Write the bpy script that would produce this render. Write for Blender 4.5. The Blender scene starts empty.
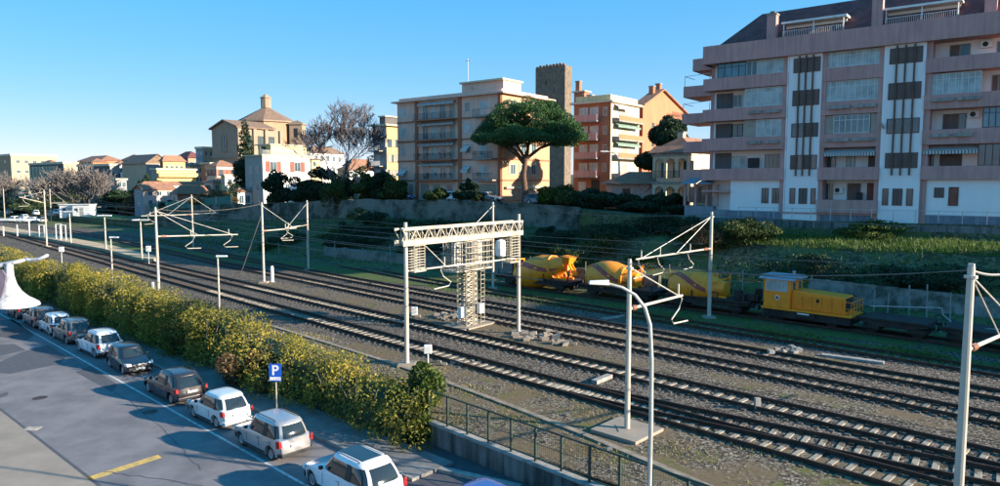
import bpy, math, random
from mathutils import Vector, Matrix
import numpy as np
R = math.radians
SC = bpy.context.scene
COL = SC.collection
rnd = random.Random(7)
npr = np.random.default_rng(7)

# ---------------------------------------------------------------- camera
CAMZ, FPX, CX, CY = 10.0, 700.0, 500.0, 243.0
PITCH = math.atan(60/FPX)
cam = bpy.data.cameras.new('camera'); camo = bpy.data.objects.new('camera', cam); COL.objects.link(camo)
cam.sensor_width = 36; cam.lens = 36*FPX/1000; cam.clip_start = .2; cam.clip_end = 6000
camo.location = (0, 0, CAMZ); camo.rotation_euler = (math.pi/2-PITCH, 0, 0)
SC.camera = camo

# ---------------------------------------------------------------- light
SUN_DIR = Vector((.958, -.287, 0)).normalized()      # towards the sun, level part
SUN_EL = R(17.2)
w = bpy.data.worlds.new('World'); SC.world = w; w.use_nodes = True
nt = w.node_tree; nt.nodes.clear()
sky = nt.nodes.new('ShaderNodeTexSky'); sky.sky_type = 'NISHITA'; sky.sun_disc = False
sky.sun_elevation = SUN_EL; sky.sun_rotation = math.atan2(SUN_DIR.x, SUN_DIR.y)
sky.air_density = 1.0; sky.dust_density = .15; sky.ozone_density = 6.0; sky.altitude = 200
bg = nt.nodes.new('ShaderNodeBackground'); bg.inputs[1].default_value = .15
mul = nt.nodes.new('ShaderNodeMix'); mul.data_type = 'RGBA'; mul.blend_type = 'MULTIPLY'; mul.inputs[0].default_value = 1; mul.inputs[7].default_value = (1.12, .98, 1.1, 1)
gm = nt.nodes.new('ShaderNodeGamma'); gm.inputs[1].default_value = .3
hsv = nt.nodes.new('ShaderNodeHueSaturation'); hsv.inputs['Saturation'].default_value = 2.32; hsv.inputs['Hue'].default_value = .492
wo = nt.nodes.new('ShaderNodeOutputWorld')
nt.links.new(sky.outputs[0], gm.inputs[0]); nt.links.new(gm.outputs[0], hsv.inputs['Color']); nt.links.new(hsv.outputs[0], mul.inputs[6]); nt.links.new(mul.outputs[2], bg.inputs[0]); nt.links.new(bg.outputs[0], wo.inputs[0])
sl = bpy.data.lights.new('sun', 'SUN'); sl.energy = 3.1; sl.angle = R(.5); sl.color = (1, .86, .68)
so = bpy.data.objects.new('sun', sl); COL.objects.link(so); so.location = (60, -30, 60)
sd = Vector((SUN_DIR.x*math.cos(SUN_EL), SUN_DIR.y*math.cos(SUN_EL), math.sin(SUN_EL)))
so.rotation_euler = (-sd).to_track_quat('-Z', 'Y').to_euler()
SC.view_settings.view_transform = 'Standard'; SC.view_settings.look = 'None'
SC.view_settings.exposure = 2.0; SC.view_settings.gamma = 1
try: SC.cycles.max_bounces = 5; SC.cycles.transparent_max_bounces = 6; SC.cycles.caustics_reflective = False; SC.cycles.caustics_refractive = False
except Exception: pass

# ---------------------------------------------------------------- layout helpers (survey of the photo into metres)
def ray(px, py):
    a, b = (px-CX)/FPX, (CY-py)/FPX
    c, s = math.cos(PITCH), math.sin(PITCH)
    return Vector((a, c+b*s, b*c-s))
def G(px, py, z=0.):
    r = ray(px, py); k = (z-CAMZ)/r.z
    return Vector((r.x*k, r.y*k, z))
def V(px, py, Y):
    r = ray(px, py); k = Y/r.y
    return Vector((r.x*k, Y, CAMZ+r.z*k))
def rx(px):                                            # X/Y slope of a column near the horizon
    return (px-CX)/FPX

DF = Vector((.79, -.61, 0)).normalized()               # along the long facades, to the right
NF = Vector((-.61, -.79, 0)).normalized()              # shaded normal, towards the camera
DS = Vector((.61, .79, 0)).normalized()                # along the sunny sides, away
NS = Vector((.79, -.61, 0)).normalized()               # sunny normal

class Face:
    def __init__(s, p, d, n): s.p = Vector((p[0], p[1], 0)); s.d = d; s.n = n
    def u(s, px, w=0):
        k = rx(px); p = s.p+s.n*w
        return (k*p.y-p.x)/(s.d.x-k*s.d.y)
    def z(s, px, py, w=0):
        q = s.p+s.n*w+s.d*s.u(px, w)
        return V(px, py, q.y).z
    def P(s, u, z, w=0):
        q = s.p+s.d*u+s.n*w; return Vector((q.x, q.y, z))

# ---------------------------------------------------------------- mesh builder
def wloc(o):
    v = Vector((0, 0, 0))
    while o: v += o.location; o = o.parent
    return v
class MB:
    def __init__(s): s.v = []; s.f = []
    def add(s, vs, fs):
        k = len(s.v); s.v += [tuple(v) for v in vs]; s.f += [tuple(i+k for i in f) for f in fs]; return s
    def hexa(s, b, t):
        return s.add(list(b)+list(t), [(3,2,1,0),(4,5,6,7),(0,1,5,4),(1,2,6,5),(2,3,7,6),(3,0,4,7)])
    def box(s, x0, x1, y0, y1, z0, z1):
        return s.hexa([(x0,y0,z0),(x1,y0,z0),(x1,y1,z0),(x0,y1,z0)], [(x0,y0,z1),(x1,y0,z1),(x1,y1,z1),(x0,y1,z1)])
    def fbox(s, F, u0, u1, z0, z1, w0, w1):
        c = lambda u, w, z: F.P(u, z, w)
        return s.hexa([c(u0,w1,z0),c(u1,w1,z0),c(u1,w0,z0),c(u0,w0,z0)], [c(u0,w1,z1),c(u1,w1,z1),c(u1,w0,z1),c(u0,w0,z1)])
    def bar(s, p, q, a, b=None, up=(0,0,1)):
        b = b or a; p = Vector(p); q = Vector(q); d = (q-p).normalized(); up = Vector(up)
        if abs(d.dot(up)) > .98: up = Vector((1,0,0))
        x = d.cross(up).normalized()*a/2; y = x.cross(d).normalized()*b/2
        return s.hexa([p-x-y,p+x-y,p+x+y,p-x+y], [q-x-y,q+x-y,q+x+y,q-x+y])
    def tube(s, p, q, r, r2=None, n=8, cap=True):
        return s.ptube([p, q], [r, r if r2 is None else r2], n, cap)
    def ptube(s, pts, rs, n=8, cap=True):
        pts = [Vector(p) for p in pts]
        if not isinstance(rs, (list, tuple)): rs = [rs]*len(pts)
        k = len(s.v); vs = []; up = Vector((.13, .07, 1)).normalized()
        d0 = (pts[1]-pts[0]).normalized()
        if abs(d0.dot(up)) > .95: up = Vector((1, .1, 0)).normalized()
        for i, p in enumerate(pts):
            d = (pts[min(i+1, len(pts)-1)]-pts[max(i-1, 0)]).normalized()
            x = d.cross(up)
            if x.length < .05: x = d.cross(Vector((0, 1, .2)))
            x.normalize(); y = x.cross(d)
            for j in range(n):
                a = 2*math.pi*j/n; vs.append(p+(x*math.cos(a)+y*math.sin(a))*rs[i])
        fs = []
        for i in range(len(pts)-1):
            for j in range(n):
                a, b = i*n+j, i*n+(j+1) % n; fs.append((a, b, b+n, a+n))
        if cap: fs.append(tuple(range(n))[::-1]); fs.append(tuple(range((len(pts)-1)*n, len(pts)*n)))
        return s.add(vs, fs)
    def prism(s, poly, ex):
        ex = Vector(ex); n = len(poly); a = [Vector(p) for p in poly]
        return s.add(a+[p+ex for p in a], [tuple(range(n))[::-1], tuple(range(n, 2*n))]+[(i, (i+1) % n, n+(i+1) % n, n+i) for i in range(n)])
    def lathe(s, prof, c=(0,0,0), n=20, ax=None):
        # prof: (radius, height); ax = optional matrix
        vs = []; m = ax or Matrix.Identity(3); c = Vector(c)
        for r, h in prof:
            for j in range(n):
                a = 2*math.pi*j/n; vs.append(c+m @ Vector((r*math.cos(a), r*math.sin(a), h)))
        fs = []
        for i in range(len(prof)-1):
            for j in range(n):
                a, b = i*n+j, i*n+(j+1) % n; fs.append((a, b, b+n, a+n))
        fs.append(tuple(range(n))[::-1]); fs.append(tuple(range((len(prof)-1)*n, len(prof)*n)))
        return s.add(vs, fs)
    def build(s, name, m, parent=None, bevel=0, smooth=False, base=None):
        if not s.v: return None
        a = np.array(s.v, dtype=float)
        if parent: off = np.array(wloc(parent))
        elif base is not None: off = np.array(base)
        else: off = np.array([(a[:,0].min()+a[:,0].max())/2, (a[:,1].min()+a[:,1].max())/2, a[:,2].min()])
        me = bpy.data.meshes.new(name); me.from_pydata((a-off).tolist(), [], s.f); me.materials.append(m)
        if smooth: me.polygons.foreach_set('use_smooth', [True]*len(me.polygons))
        o = bpy.data.objects.new(name, me); COL.objects.link(o)
        if parent: o.parent = parent
        else: o.location = off
        if bevel:
            b = o.modifiers.new('bevel', 'BEVEL'); b.width = bevel; b.segments = 2; b.limit_method = 'ANGLE'
        return o
def tag(o, label, cat, group=None, kind=None):
    if label: o['label'] = label
    if cat: o['category'] = cat
    if group: o['group'] = group
    if kind: o['kind'] = kind
    return o
def struct(o): o['kind'] = 'structure'; return o
def thing(name, label, cat, loc=(0,0,0), group=None):
    o = bpy.data.objects.new(name, None); o.empty_display_size = .3; COL.objects.link(o); o.location = loc
    return tag(o, label, cat, group)
KIDS = {}
def kids(o): return [c for c in COL.objects if c.parent == o]
def copy_tree(o, loc=None, rz=None, label=None, parent=None, swap=None):
    c = o.copy(); COL.objects.link(c)
    if parent is not None: c.parent = parent
    if swap and c.type == 'MESH' and c.data.materials and c.data.materials[0].name in swap:
        c.data = c.data.copy(); c.data.materials[0] = swap[c.data.materials[0].name] if False else swap[o.data.materials[0].name]
    for k in o.children: copy_tree(k, parent=c, swap=swap)
    if loc is not None: c.location = loc
    if rz is not None: c.rotation_euler = (0, 0, rz)
    if label: c['label'] = label
    return c

# ---------------------------------------------------------------- materials
def mat(name, c, rough=.7, metal=0., var=.18, scale=1.5, c2=None, mixs=None, bump=0., bscale=20., streak=0., spec=.5, coat=0., wave=None, trans=0.):
    m = bpy.data.materials.new(name); m.use_nodes = True; t = m.node_tree; N = t.nodes; L = t.links
    p = N['Principled BSDF']; p.inputs['Roughness'].default_value = rough; p.inputs['Metallic'].default_value = metal
    p.inputs['Specular IOR Level'].default_value = spec
    if coat: p.inputs['Coat Weight'].default_value = coat; p.inputs['Coat Roughness'].default_value = .05
    tc = N.new('ShaderNodeTexCoord'); geo = tc.outputs['Object']
    n1 = N.new('ShaderNodeTexNoise'); n1.inputs['Scale'].default_value = scale; n1.inputs['Detail'].default_value = 6; n1.inputs['Roughness'].default_value = .65
    L.new(geo, n1.inputs['Vector'])
    fac = n1.outputs['Fac']
    if streak:
        mp = N.new('ShaderNodeMapping'); mp.inputs['Scale'].default_value = (3, 3, .25); L.new(geo, mp.inputs[0])
        n2 = N.new('ShaderNodeTexNoise'); n2.inputs['Scale'].default_value = 1.2; n2.inputs['Detail'].default_value = 5; L.new(mp.outputs[0], n2.inputs['Vector'])
        ad = N.new('ShaderNodeMix'); ad.inputs[0].default_value = streak; L.new(fac, ad.inputs[2]); L.new(n2.outputs['Fac'], ad.inputs[3]); fac = ad.outputs[0]
    cr = N.new('ShaderNodeValToRGB'); e = cr.color_ramp.elements
    d = c2 if c2 else tuple(x*(1-var*1.6) for x in c); u = tuple(min(1, x*(1+var)) for x in c)
    lo, hi = mixs or (.32, .68)
    e[0].position = lo; e[0].color = (*d, 1); e[1].position = hi; e[1].color = (*(u if not c2 else c), 1)
    L.new(fac, cr.inputs[0]); colr = cr.outputs[0]
    if wave:                                           # (scale, darkness, axis) fine ribs, tiles, slats
        wv = N.new('ShaderNodeTexWave'); wv.bands_direction = wave[2]; wv.inputs['Scale'].default_value = wave[0]; wv.inputs['Distortion'].default_value = .3
        L.new(geo, wv.inputs['Vector']); mx = N.new('ShaderNodeMix'); mx.data_type = 'RGBA'; mx.blend_type = 'MULTIPLY'
        mr = N.new('ShaderNodeMapRange'); mr.inputs[3].default_value = 0; mr.inputs[4].default_value = wave[1]; L.new(wv.outputs['Fac'], mr.inputs[0])
        L.new(mr.outputs[0], mx.inputs[0]); L.new(colr, mx.inputs[6]); mx.inputs[7].default_value = (.25, .2, .18, 1); colr = mx.outputs[2]
    L.new(colr, p.inputs['Base Color'])
    if bump:
        nb = N.new('ShaderNodeTexNoise'); nb.inputs['Scale'].default_value = bscale; nb.inputs['Detail'].default_value = 4; L.new(geo, nb.inputs['Vector'])
        b = N.new('ShaderNodeBump'); b.inputs['Strength'].default_value = bump; b.inputs['Distance'].default_value = .03; L.new(nb.outputs['Fac'], b.inputs['Height']); L.new(b.outputs[0], p.inputs['Normal'])
    return m

def leafmat(name, cols, scale=.6, rough=.6, trans=.25):
    m = bpy.data.materials.new(name); m.use_nodes = True; t = m.node_tree; N = t.nodes; L = t.links
    p = N['Principled BSDF']; p.inputs['Roughness'].default_value = rough; p.inputs['Specular IOR Level'].default_value = .25
    tc = N.new('ShaderNodeTexCoord')
    n1 = N.new('ShaderNodeTexNoise'); n1.inputs['Scale'].default_value = scale; n1.inputs['Detail'].default_value = 7; n1.inputs['Roughness'].default_value = .75
    L.new(tc.outputs['Object'], n1.inputs['Vector'])
    cr = N.new('ShaderNodeValToRGB'); el = cr.color_ramp.elements
    while len(el) < len(cols): el.new(.5)
    for i, c in enumerate(cols): el[i].position = .3+.4*i/(len(cols)-1); el[i].color = (*c, 1)
    L.new(n1.outputs['Fac'], cr.inputs[0]); L.new(cr.outputs[0], p.inputs['Base Color'])
    tr = N.new('ShaderNodeBsdfTranslucent'); L.new(cr.outputs[0], tr.inputs[0])
    mx = N.new('ShaderNodeMixShader'); mx.inputs[0].default_value = trans
    L.new(p.outputs[0], mx.inputs[1]); L.new(tr.outputs[0], mx.inputs[2]); L.new(mx.outputs[0], N['Material Output'].inputs[0])
    return m

def groundmat(name, stones, dirt, grass, vor=13., dirt_lo=.5, grass_lo=.62, bump=.9, big=.12):
    """crushed stone with worn earth and weeds coming through"""
    m = bpy.data.materials.new(name); m.use_nodes = True; t = m.node_tree; N = t.nodes; L = t.links
    p = N['Principled BSDF']; p.inputs['Roughness'].default_value = .9; p.inputs['Specular IOR Level'].default_value = .2
    tc = N.new('ShaderNodeTexCoord'); g = tc.outputs['Object']
    v = N.new('ShaderNodeTexVoronoi'); v.inputs['Scale'].default_value = vor; L.new(g, v.inputs['Vector'])
    sx = N.new('ShaderNodeSeparateColor'); L.new(v.outputs['Color'], sx.inputs[0])
    cr = N.new('ShaderNodeValToRGB'); el = cr.color_ramp.elements; el.new(.5); 
    for i, c in enumerate(stones): el[i].position = (0, .55, 1)[i]; el[i].color = (*c, 1)
    L.new(sx.outputs[0], cr.inputs[0])
    def nz(sc, lo, hi, det=6):
        n = N.new('ShaderNodeTexNoise'); n.inputs['Scale'].default_value = sc; n.inputs['Detail'].default_value = det; n.inputs['Roughness'].default_value = .7
        L.new(g, n.inputs['Vector']); r = N.new('ShaderNodeMapRange'); r.inputs[1].default_value = lo; r.inputs[2].default_value = hi; L.new(n.outputs['Fac'], r.inputs[0]); return r.outputs[0]
    def mixc(f, a, b):
        x = N.new('ShaderNodeMix'); x.data_type = 'RGBA'; L.new(f, x.inputs[0]); L.new(a, x.inputs[6])
        if isinstance(b, tuple): x.inputs[7].default_value = (*b, 1)
        else: L.new(b, x.inputs[7])
        return x.outputs[2]
    c = mixc(nz(big, dirt_lo, dirt_lo+.12), cr.outputs[0], dirt)
    c = mixc(nz(big*2.3, grass_lo, grass_lo+.1, 8), c, grass)
    mu = N.new('ShaderNodeMix'); mu.data_type = 'RGBA'; mu.blend_type = 'MULTIPLY'; mu.inputs[0].default_value = .55
    nn = N.new('ShaderNodeTexNoise'); nn.inputs['Scale'].default_value = 5; nn.inputs['Detail'].default_value = 8; nn.inputs['Roughness'].default_value = .8; L.new(g, nn.inputs['Vector'])
    cc = N.new('ShaderNodeValToRGB'); cc.color_ramp.elements[0].position = .35; cc.color_ramp.elements[1].position = .6; cc.color_ramp.elements[0].color = (.35,.33,.3,1); L.new(nn.outputs['Fac'], cc.inputs[0])
    L.new(c, mu.inputs[6]); L.new(cc.outputs[0], mu.inputs[7])
    L.new(mu.outputs[2], p.inputs['Base Color'])
    b = N.new('ShaderNodeBump'); b.inputs['Strength'].default_value = bump; b.inputs['Distance'].default_value = .05; L.new(sx.outputs[1], b.inputs['Height']); L.new(b.outputs[0], p.inputs['Normal'])
    return m

M = {}
M['ballast'] = groundmat('ballast', [(.018,.014,.012),(.085,.07,.057),(.42,.36,.29)], (.14,.11,.075), (.1,.12,.035), 15, .6, .66)
M['sidegravel'] = groundmat('trackside_gravel', [(.025,.02,.016),(.12,.1,.075),(.45,.38,.29)], (.19,.14,.085), (.15,.15,.05), 14, .46, .54, big=.35)
M['greenground'] = groundmat('weedy_ground', [(.06,.07,.04),(.1,.12,.05),(.2,.2,.12)], (.1,.13,.04), (.07,.15,.03), 7, .42, .5, big=.25)
M['slope'] = groundmat('grass_slope', [(.04,.05,.03),(.1,.11,.055),(.2,.19,.12)], (.12,.15,.055), (.07,.06,.04), 5, .45, .55, big=.2)
M['earth'] = groundmat('town_ground', [(.1,.1,.06),(.16,.15,.09),(.2,.18,.12)], (.12,.16,.06), (.1,.1,.06), 3, .5, .6, big=.05)
M['asphalt'] = mat('asphalt', (.225,.21,.215), .85, c2=(.15,.145,.15), mixs=(.36,.6), scale=.5, bump=.5, bscale=60, spec=.3)
M['dark_asphalt'] = mat('dark_asphalt', (.085,.085,.095), .8, var=.15, scale=3, bump=.3, bscale=60)
M['pale_paving'] = mat('pale_paving', (.3,.25,.2), .85, var=.12, scale=.6, bump=.3, bscale=50)
M['platform'] = mat('platform_paving', (.5,.37,.23), .9, var=.15, scale=.8, bump=.3)
M['paving'] = mat('paving', (.2,.19,.18), .85, var=.2, scale=1.5, bump=.2, bscale=40)
M['white_paint'] = mat('road_paint', (.6,.6,.58), .7, var=.2, scale=5, c2=(.2,.2,.2), mixs=(.3,.55))
M['yellow_paint'] = mat('yellow_road_paint', (.65,.42,.1), .7, c2=(.3,.22,.12), scale=4, mixs=(.3,.55))
M['concrete'] = mat('weathered_concrete', (.33,.31,.28), .9, var=.3, scale=.8, bump=.3, streak=.6)
M['dark_concrete'] = mat('stained_concrete', (.22,.22,.21), .9, c2=(.05,.055,.05), scale=.5, mixs=(.4,.62), bump=.5, streak=.6)
M['old_concrete'] = mat('mossy_concrete', (.27,.27,.25), .95, c2=(.07,.08,.06), scale=.9, mixs=(.38,.6), bump=.8, bscale=9)
M['stone_wall'] = mat('rubble_stone', (.2,.185,.155), .95, c2=(.035,.045,.028), scale=.35, mixs=(.4,.58), bump=.9, bscale=7)
M['tufa'] = mat('dark_tuff_stone', (.27,.21,.155), .95, c2=(.12,.095,.075), scale=1.2, mixs=(.3,.7), bump=1, bscale=4, wave=(1.6,.25,'Z'))
M['rail'] = mat('rusty_rail', (.075,.045,.032), .6, metal=.35, var=.3, scale=2)
M['railtop'] = mat('worn_rail_head', (.3,.27,.24), .35, metal=.8, var=.3, scale=1)
M['pole'] = mat('pale_mast', (.5,.46,.39), .65, var=.16, scale=.8, streak=.5)
M['galv'] = mat('galvanised_steel', (.5,.49,.45), .5, metal=.35, var=.15, scale=2)
M['lattice'] = mat('cream_lattice_steel', (.47,.42,.33), .7, var=.22, scale=1.5, c2=(.24,.19,.13), mixs=(.3,.5))
M['wire'] = mat('overhead_wire', (.16,.14,.12), .6, metal=.2)
M['lightwire'] = mat('pale_cable', (.4,.38,.35), .6)
M['insul'] = mat('brown_insulator', (.25,.1,.05), .4)
M['white_metal'] = mat('white_metal', (.75,.75,.73), .5, var=.08)
M['green_metal'] = mat('dark_green_fence', (.02,.045,.035), .6)
M['black'] = mat('black_metal', (.015,.015,.016), .6, var=.2)
M['dark_metal'] = mat('dark_underframe', (.03,.025,.022), .8, var=.4, bump=.3)
M['glass'] = mat('window_glass', (.05,.09,.11), .12, spec=.8, var=.3, scale=.6)
M['glass_blue'] = mat('bluish_glass', (.06,.17,.22), .1, spec=.9, var=.4, scale=.5)
M['curtain_glass'] = mat('curtained_glass', (.42,.5,.5), .3, spec=.6, var=.25, scale=1.1, wave=(2.2,.35,'X'))
M['white_frame'] = mat('white_window_frame', (.62,.63,.6), .5, var=.05)
M['black_frame'] = mat('dark_window_frame', (.03,.035,.04), .5)
M['brown_frame'] = mat('brown_wood_frame', (.12,.065,.045), .6)
M['shutter'] = mat('brown_roller_shutter', (.17,.12,.105), .7, var=.1, wave=(7,.45,'Z'))
M['beige_shutter'] = mat('beige_roller_shutter', (.4,.35,.28), .7, var=.1, wave=(7,.3,'Z'))
M['red_shutter'] = mat('red_shutter', (.28,.09,.06), .7, wave=(6,.4,'Z'))
M['mauve'] = mat('mauve_render', (.52,.29,.26), .85, var=.16, scale=.5, streak=.6, bump=.2)
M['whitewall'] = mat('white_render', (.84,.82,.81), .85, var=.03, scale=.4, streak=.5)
M['roof_red'] = mat('dark_red_roof', (.2,.065,.06), .8, var=.3, scale=1.2, wave=(4,.5,'X'), bump=.4)
M['tile'] = mat('terracotta_tiles', (.42,.2,.12), .85, var=.3, scale=1.2, c2=(.2,.12,.08), mixs=(.3,.65), wave=(3.5,.35,'X'))
M['oldtile'] = mat('old_roof_tiles', (.3,.19,.13), .9, var=.3, scale=1, c2=(.15,.11,.08), mixs=(.3,.65), wave=(3.,.3,'X'))
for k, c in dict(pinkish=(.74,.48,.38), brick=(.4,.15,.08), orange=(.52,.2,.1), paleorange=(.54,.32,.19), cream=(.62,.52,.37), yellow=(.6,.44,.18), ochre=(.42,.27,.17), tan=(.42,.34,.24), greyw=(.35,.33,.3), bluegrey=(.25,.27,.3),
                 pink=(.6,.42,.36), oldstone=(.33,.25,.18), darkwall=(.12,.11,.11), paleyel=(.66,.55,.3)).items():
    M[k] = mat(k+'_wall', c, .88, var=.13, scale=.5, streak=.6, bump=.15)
M['bark'] = mat('pine_bark', (.2,.12,.08), .95, c2=(.07,.045,.035), scale=3, bump=.9, bscale=8)
M['twig'] = mat('bare_bark', (.17,.15,.14), .9, var=.3)
M['redtwig'] = mat('reddish_bark', (.15,.12,.115), .9, var=.3)
M['tyre'] = mat('tyre_rubber', (.015,.015,.015), .85)
M['rim'] = mat('alloy_rim', (.45,.45,.47), .35, metal=.8)
M['carglass'] = mat('car_glass', (.02,.03,.035), .06, spec=.9, var=.1)
M['redlamp'] = mat('red_lamp', (.45,.015,.015), .25)
M['clearlamp'] = mat('clear_lamp', (.75,.75,.72), .2)
M['plastic'] = mat('black_plastic', (.025,.025,.027), .6)
M['plate'] = mat('number_plate', (.6,.6,.56), .5)
def paint(name, c, metal=.3): return mat(name, c, .3, metal=metal, var=.05, coat=.8)
M['p_white'] = paint('white_car_paint', (.72,.74,.76), 0); M['p_silver'] = paint('silver_car_paint', (.5,.48,.47), .5)
M['p_dark'] = paint('dark_grey_car_paint', (.045,.04,.045), .4); M['p_black'] = paint('black_car_paint', (.018,.02,.026), .2)
M['p_ice'] = paint('ice_white_car_paint', (.62,.66,.66), .1); M['p_grey'] = paint('grey_car_paint', (.13,.14,.16), .4); M['p_blue'] = paint('blue_car_paint', (.05,.13,.4), .3)
M['p_greyg'] = paint('warm_grey_car_paint', (.16,.155,.15), .4); M['p_red'] = paint('red_car_paint', (.4,.03,.03), .1)
M['mixer'] = mat('mixer_yellow', (.95,.31,.015), .45, var=.12, c2=(.5,.18,.03), mixs=(.25,.5))
M['mixer_red'] = mat('faded_red_stripe', (.4,.07,.05), .5, var=.2)
M['loco'] = mat('loco_yellow', (.98,.29,.01), .5, var=.1, c2=(.55,.2,.02), mixs=(.25,.45))
M['loco_roof'] = mat('loco_roof_grey', (.33,.36,.42), .6)
M['leaf_hedge'] = leafmat('yellow_green_leaves', [(.06,.06,.018),(.11,.115,.022),(.23,.21,.035),(.42,.32,.05),(.36,.2,.06)], .3)
M['leaf_brown'] = leafmat('brownish_leaves', [(.08,.05,.03),(.16,.1,.05),(.24,.17,.07)], 1.)
M['leaf_green'] = leafmat('green_leaves', [(.03,.05,.015),(.07,.11,.02),(.2,.22,.04)], .9)
M['leaf_pine'] = leafmat('pine_needles', [(.02,.05,.02),(.045,.11,.035),(.11,.2,.05)], .4, trans=.1)
M['leaf_dark'] = leafmat('dark_evergreen_leaves', [(.012,.028,.015),(.02,.045,.02),(.04,.07,.03)], .8, trans=.1)
M['leaf_mid'] = leafmat('mid_green_leaves', [(.03,.05,.015),(.06,.09,.025),(.12,.15,.04)], .8)
M['grassblade'] = leafmat('grass_blades', [(.05,.08,.02),(.09,.15,.03),(.2,.24,.06)], .3)
M['dryweed'] = leafmat('dry_weeds', [(.12,.13,.04),(.25,.22,.09),(.4,.33,.17)], .3)
# ================================================================ THE GROUND
ROADZ = -.6
HD = Vector((-.733, .68, 0))                            # along the hedge, away
HN = Vector((.68, .733, 0))                             # from road to railway
H0 = Vector((-2.4, 27.8, 0))
def HP(s, o, z=0): p = H0+HD*s+HN*o; return Vector((p.x, p.y, z))
def hs(px, o):                                          # distance along the hedge line of an image column
    k = rx(px); p = H0+HN*o; return (k*p.y-p.x)/(HD.x-k*HD.y)
gb = MB().add([(-3000,-300,-.72),(3000,-300,-.72),(3000,5000,-.72),(-3000,5000,-.72)], [(0,1,2,3)]); struct(gb.build('ground', M['earth']))
rb = MB().add([HP(-40,-30,ROADZ),HP(-40,-3.2,ROADZ),HP(150,-3.2,ROADZ),HP(150,-30,ROADZ)], [(3,2,1,0)]); struct(rb.build('road', M['asphalt']))
# pavement of the near side, pale
a, b_ = G(0,411,ROADZ), G(96,486,ROADZ); d = (b_-a).normalized(); nn = Vector((-d.y, d.x, 0)) ; nn = -nn if nn.x > 0 else nn
p0, p1 = a-d*60, b_+d*14
pv = MB(); pv.prism([p0+Vector((0,0,-.05)), p1+Vector((0,0,-.05)), p1+nn*14+Vector((0,0,-.05)), p0+nn*14+Vector((0,0,-.05))], (0,0,.07)); struct(pv.build('pavement', M['pale_paving']))
# dark joint with gutter along it
jt = MB(); jt.prism([p0-nn*.0+Vector((0,0,-.01)), p1+Vector((0,0,-.01)), p1-nn*.14+Vector((0,0,-.01)), p0-nn*.14+Vector((0,0,-.01))], (0,0,.016)); struct(jt.build('gutter', M['dark_asphalt']))
# far sidewalk with kerb under the hedge
sw = MB(); sw.prism([HP(-2,-3.05,ROADZ-.05),HP(-2,-1.2,ROADZ-.05),HP(140,-1.2,ROADZ-.05),HP(140,-3.05,ROADZ-.05)], (0,0,.18)); struct(sw.build('sidewalk', M['paving']))
kb = MB(); kb.prism([HP(-2,-3.22,ROADZ-.05),HP(-2,-3.052,ROADZ-.05),HP(140,-3.052,ROADZ-.05),HP(140,-3.22,ROADZ-.05)], (0,0,.17)); struct(kb.build('kerb', M['concrete']))
# painted lines and patches
def sheet(name, pts, m, z): 
    o = MB().add([(p.x, p.y, z) for p in pts], [tuple(range(len(pts)))]).build(name, m); return struct(o)
a, b_ = G(18,324,ROADZ), G(214,434,ROADZ); d = (b_-a).normalized(); n2 = Vector((-d.y,d.x,0))*.06
sheet('parking_line', [a-d*30-n2, a-d*30+n2, b_+d*9+n2, b_+d*9-n2], M['white_paint'], ROADZ+.004)
for pp in ([(82,479),(84,483),(162,458),(158,455)],): sheet('yellow_line', [G(x,y,ROADZ) for x,y in pp], M['yellow_paint'], ROADZ+.006)
for pp in ([(22,352),(48,345),(66,357),(60,364),(10,374),(0,373),(0,362)], [(0,318),(14,320),(34,335),(26,341),(0,337)], [(0,345),(14,344),(26,350),(0,356)], [(0,394),(9,392),(7,396),(0,398)],
           [(75,372),(90,366),(118,385),(112,392)]): sheet('dark_road_patch', [G(x,y,ROADZ) for x,y in pp], M['dark_asphalt'], ROADZ+.004)  # flat sheets darker than the road around them
dr = MB(); q = G(32,429,ROADZ); dr.box(q.x-.3,q.x+.3,q.y-.22,q.y+.22,ROADZ,ROADZ+.028)
for i in range(5): dr.box(q.x-.26+i*.11,q.x-.2+i*.11,q.y-.18,q.y+.18,ROADZ+.028,ROADZ+.036)
tag(dr.build('drain_grate', M['concrete']), 'small pale drain cover at the edge of the road joint', 'drain')

# railway yard: one sheet, with the sunken lane in front of the wall left out
yb = MB(); yb.add([HP(-60,.35,0), HP(-60,90,0), HP(420,90,0), HP(420,.35,0)], [(3,2,1,0)])
struct(yb.build('railway_yard', M['ballast']))
gs = MB(); gs.add([HP(-50,.4,.012), HP(-50,7.6,.012), HP(8,7.3,.012), HP(60,4.2,.012), HP(60,.4,.012)], [(4,3,2,1,0)]); struct(gs.build('trackside_ground', M['sidegravel']))

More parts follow.
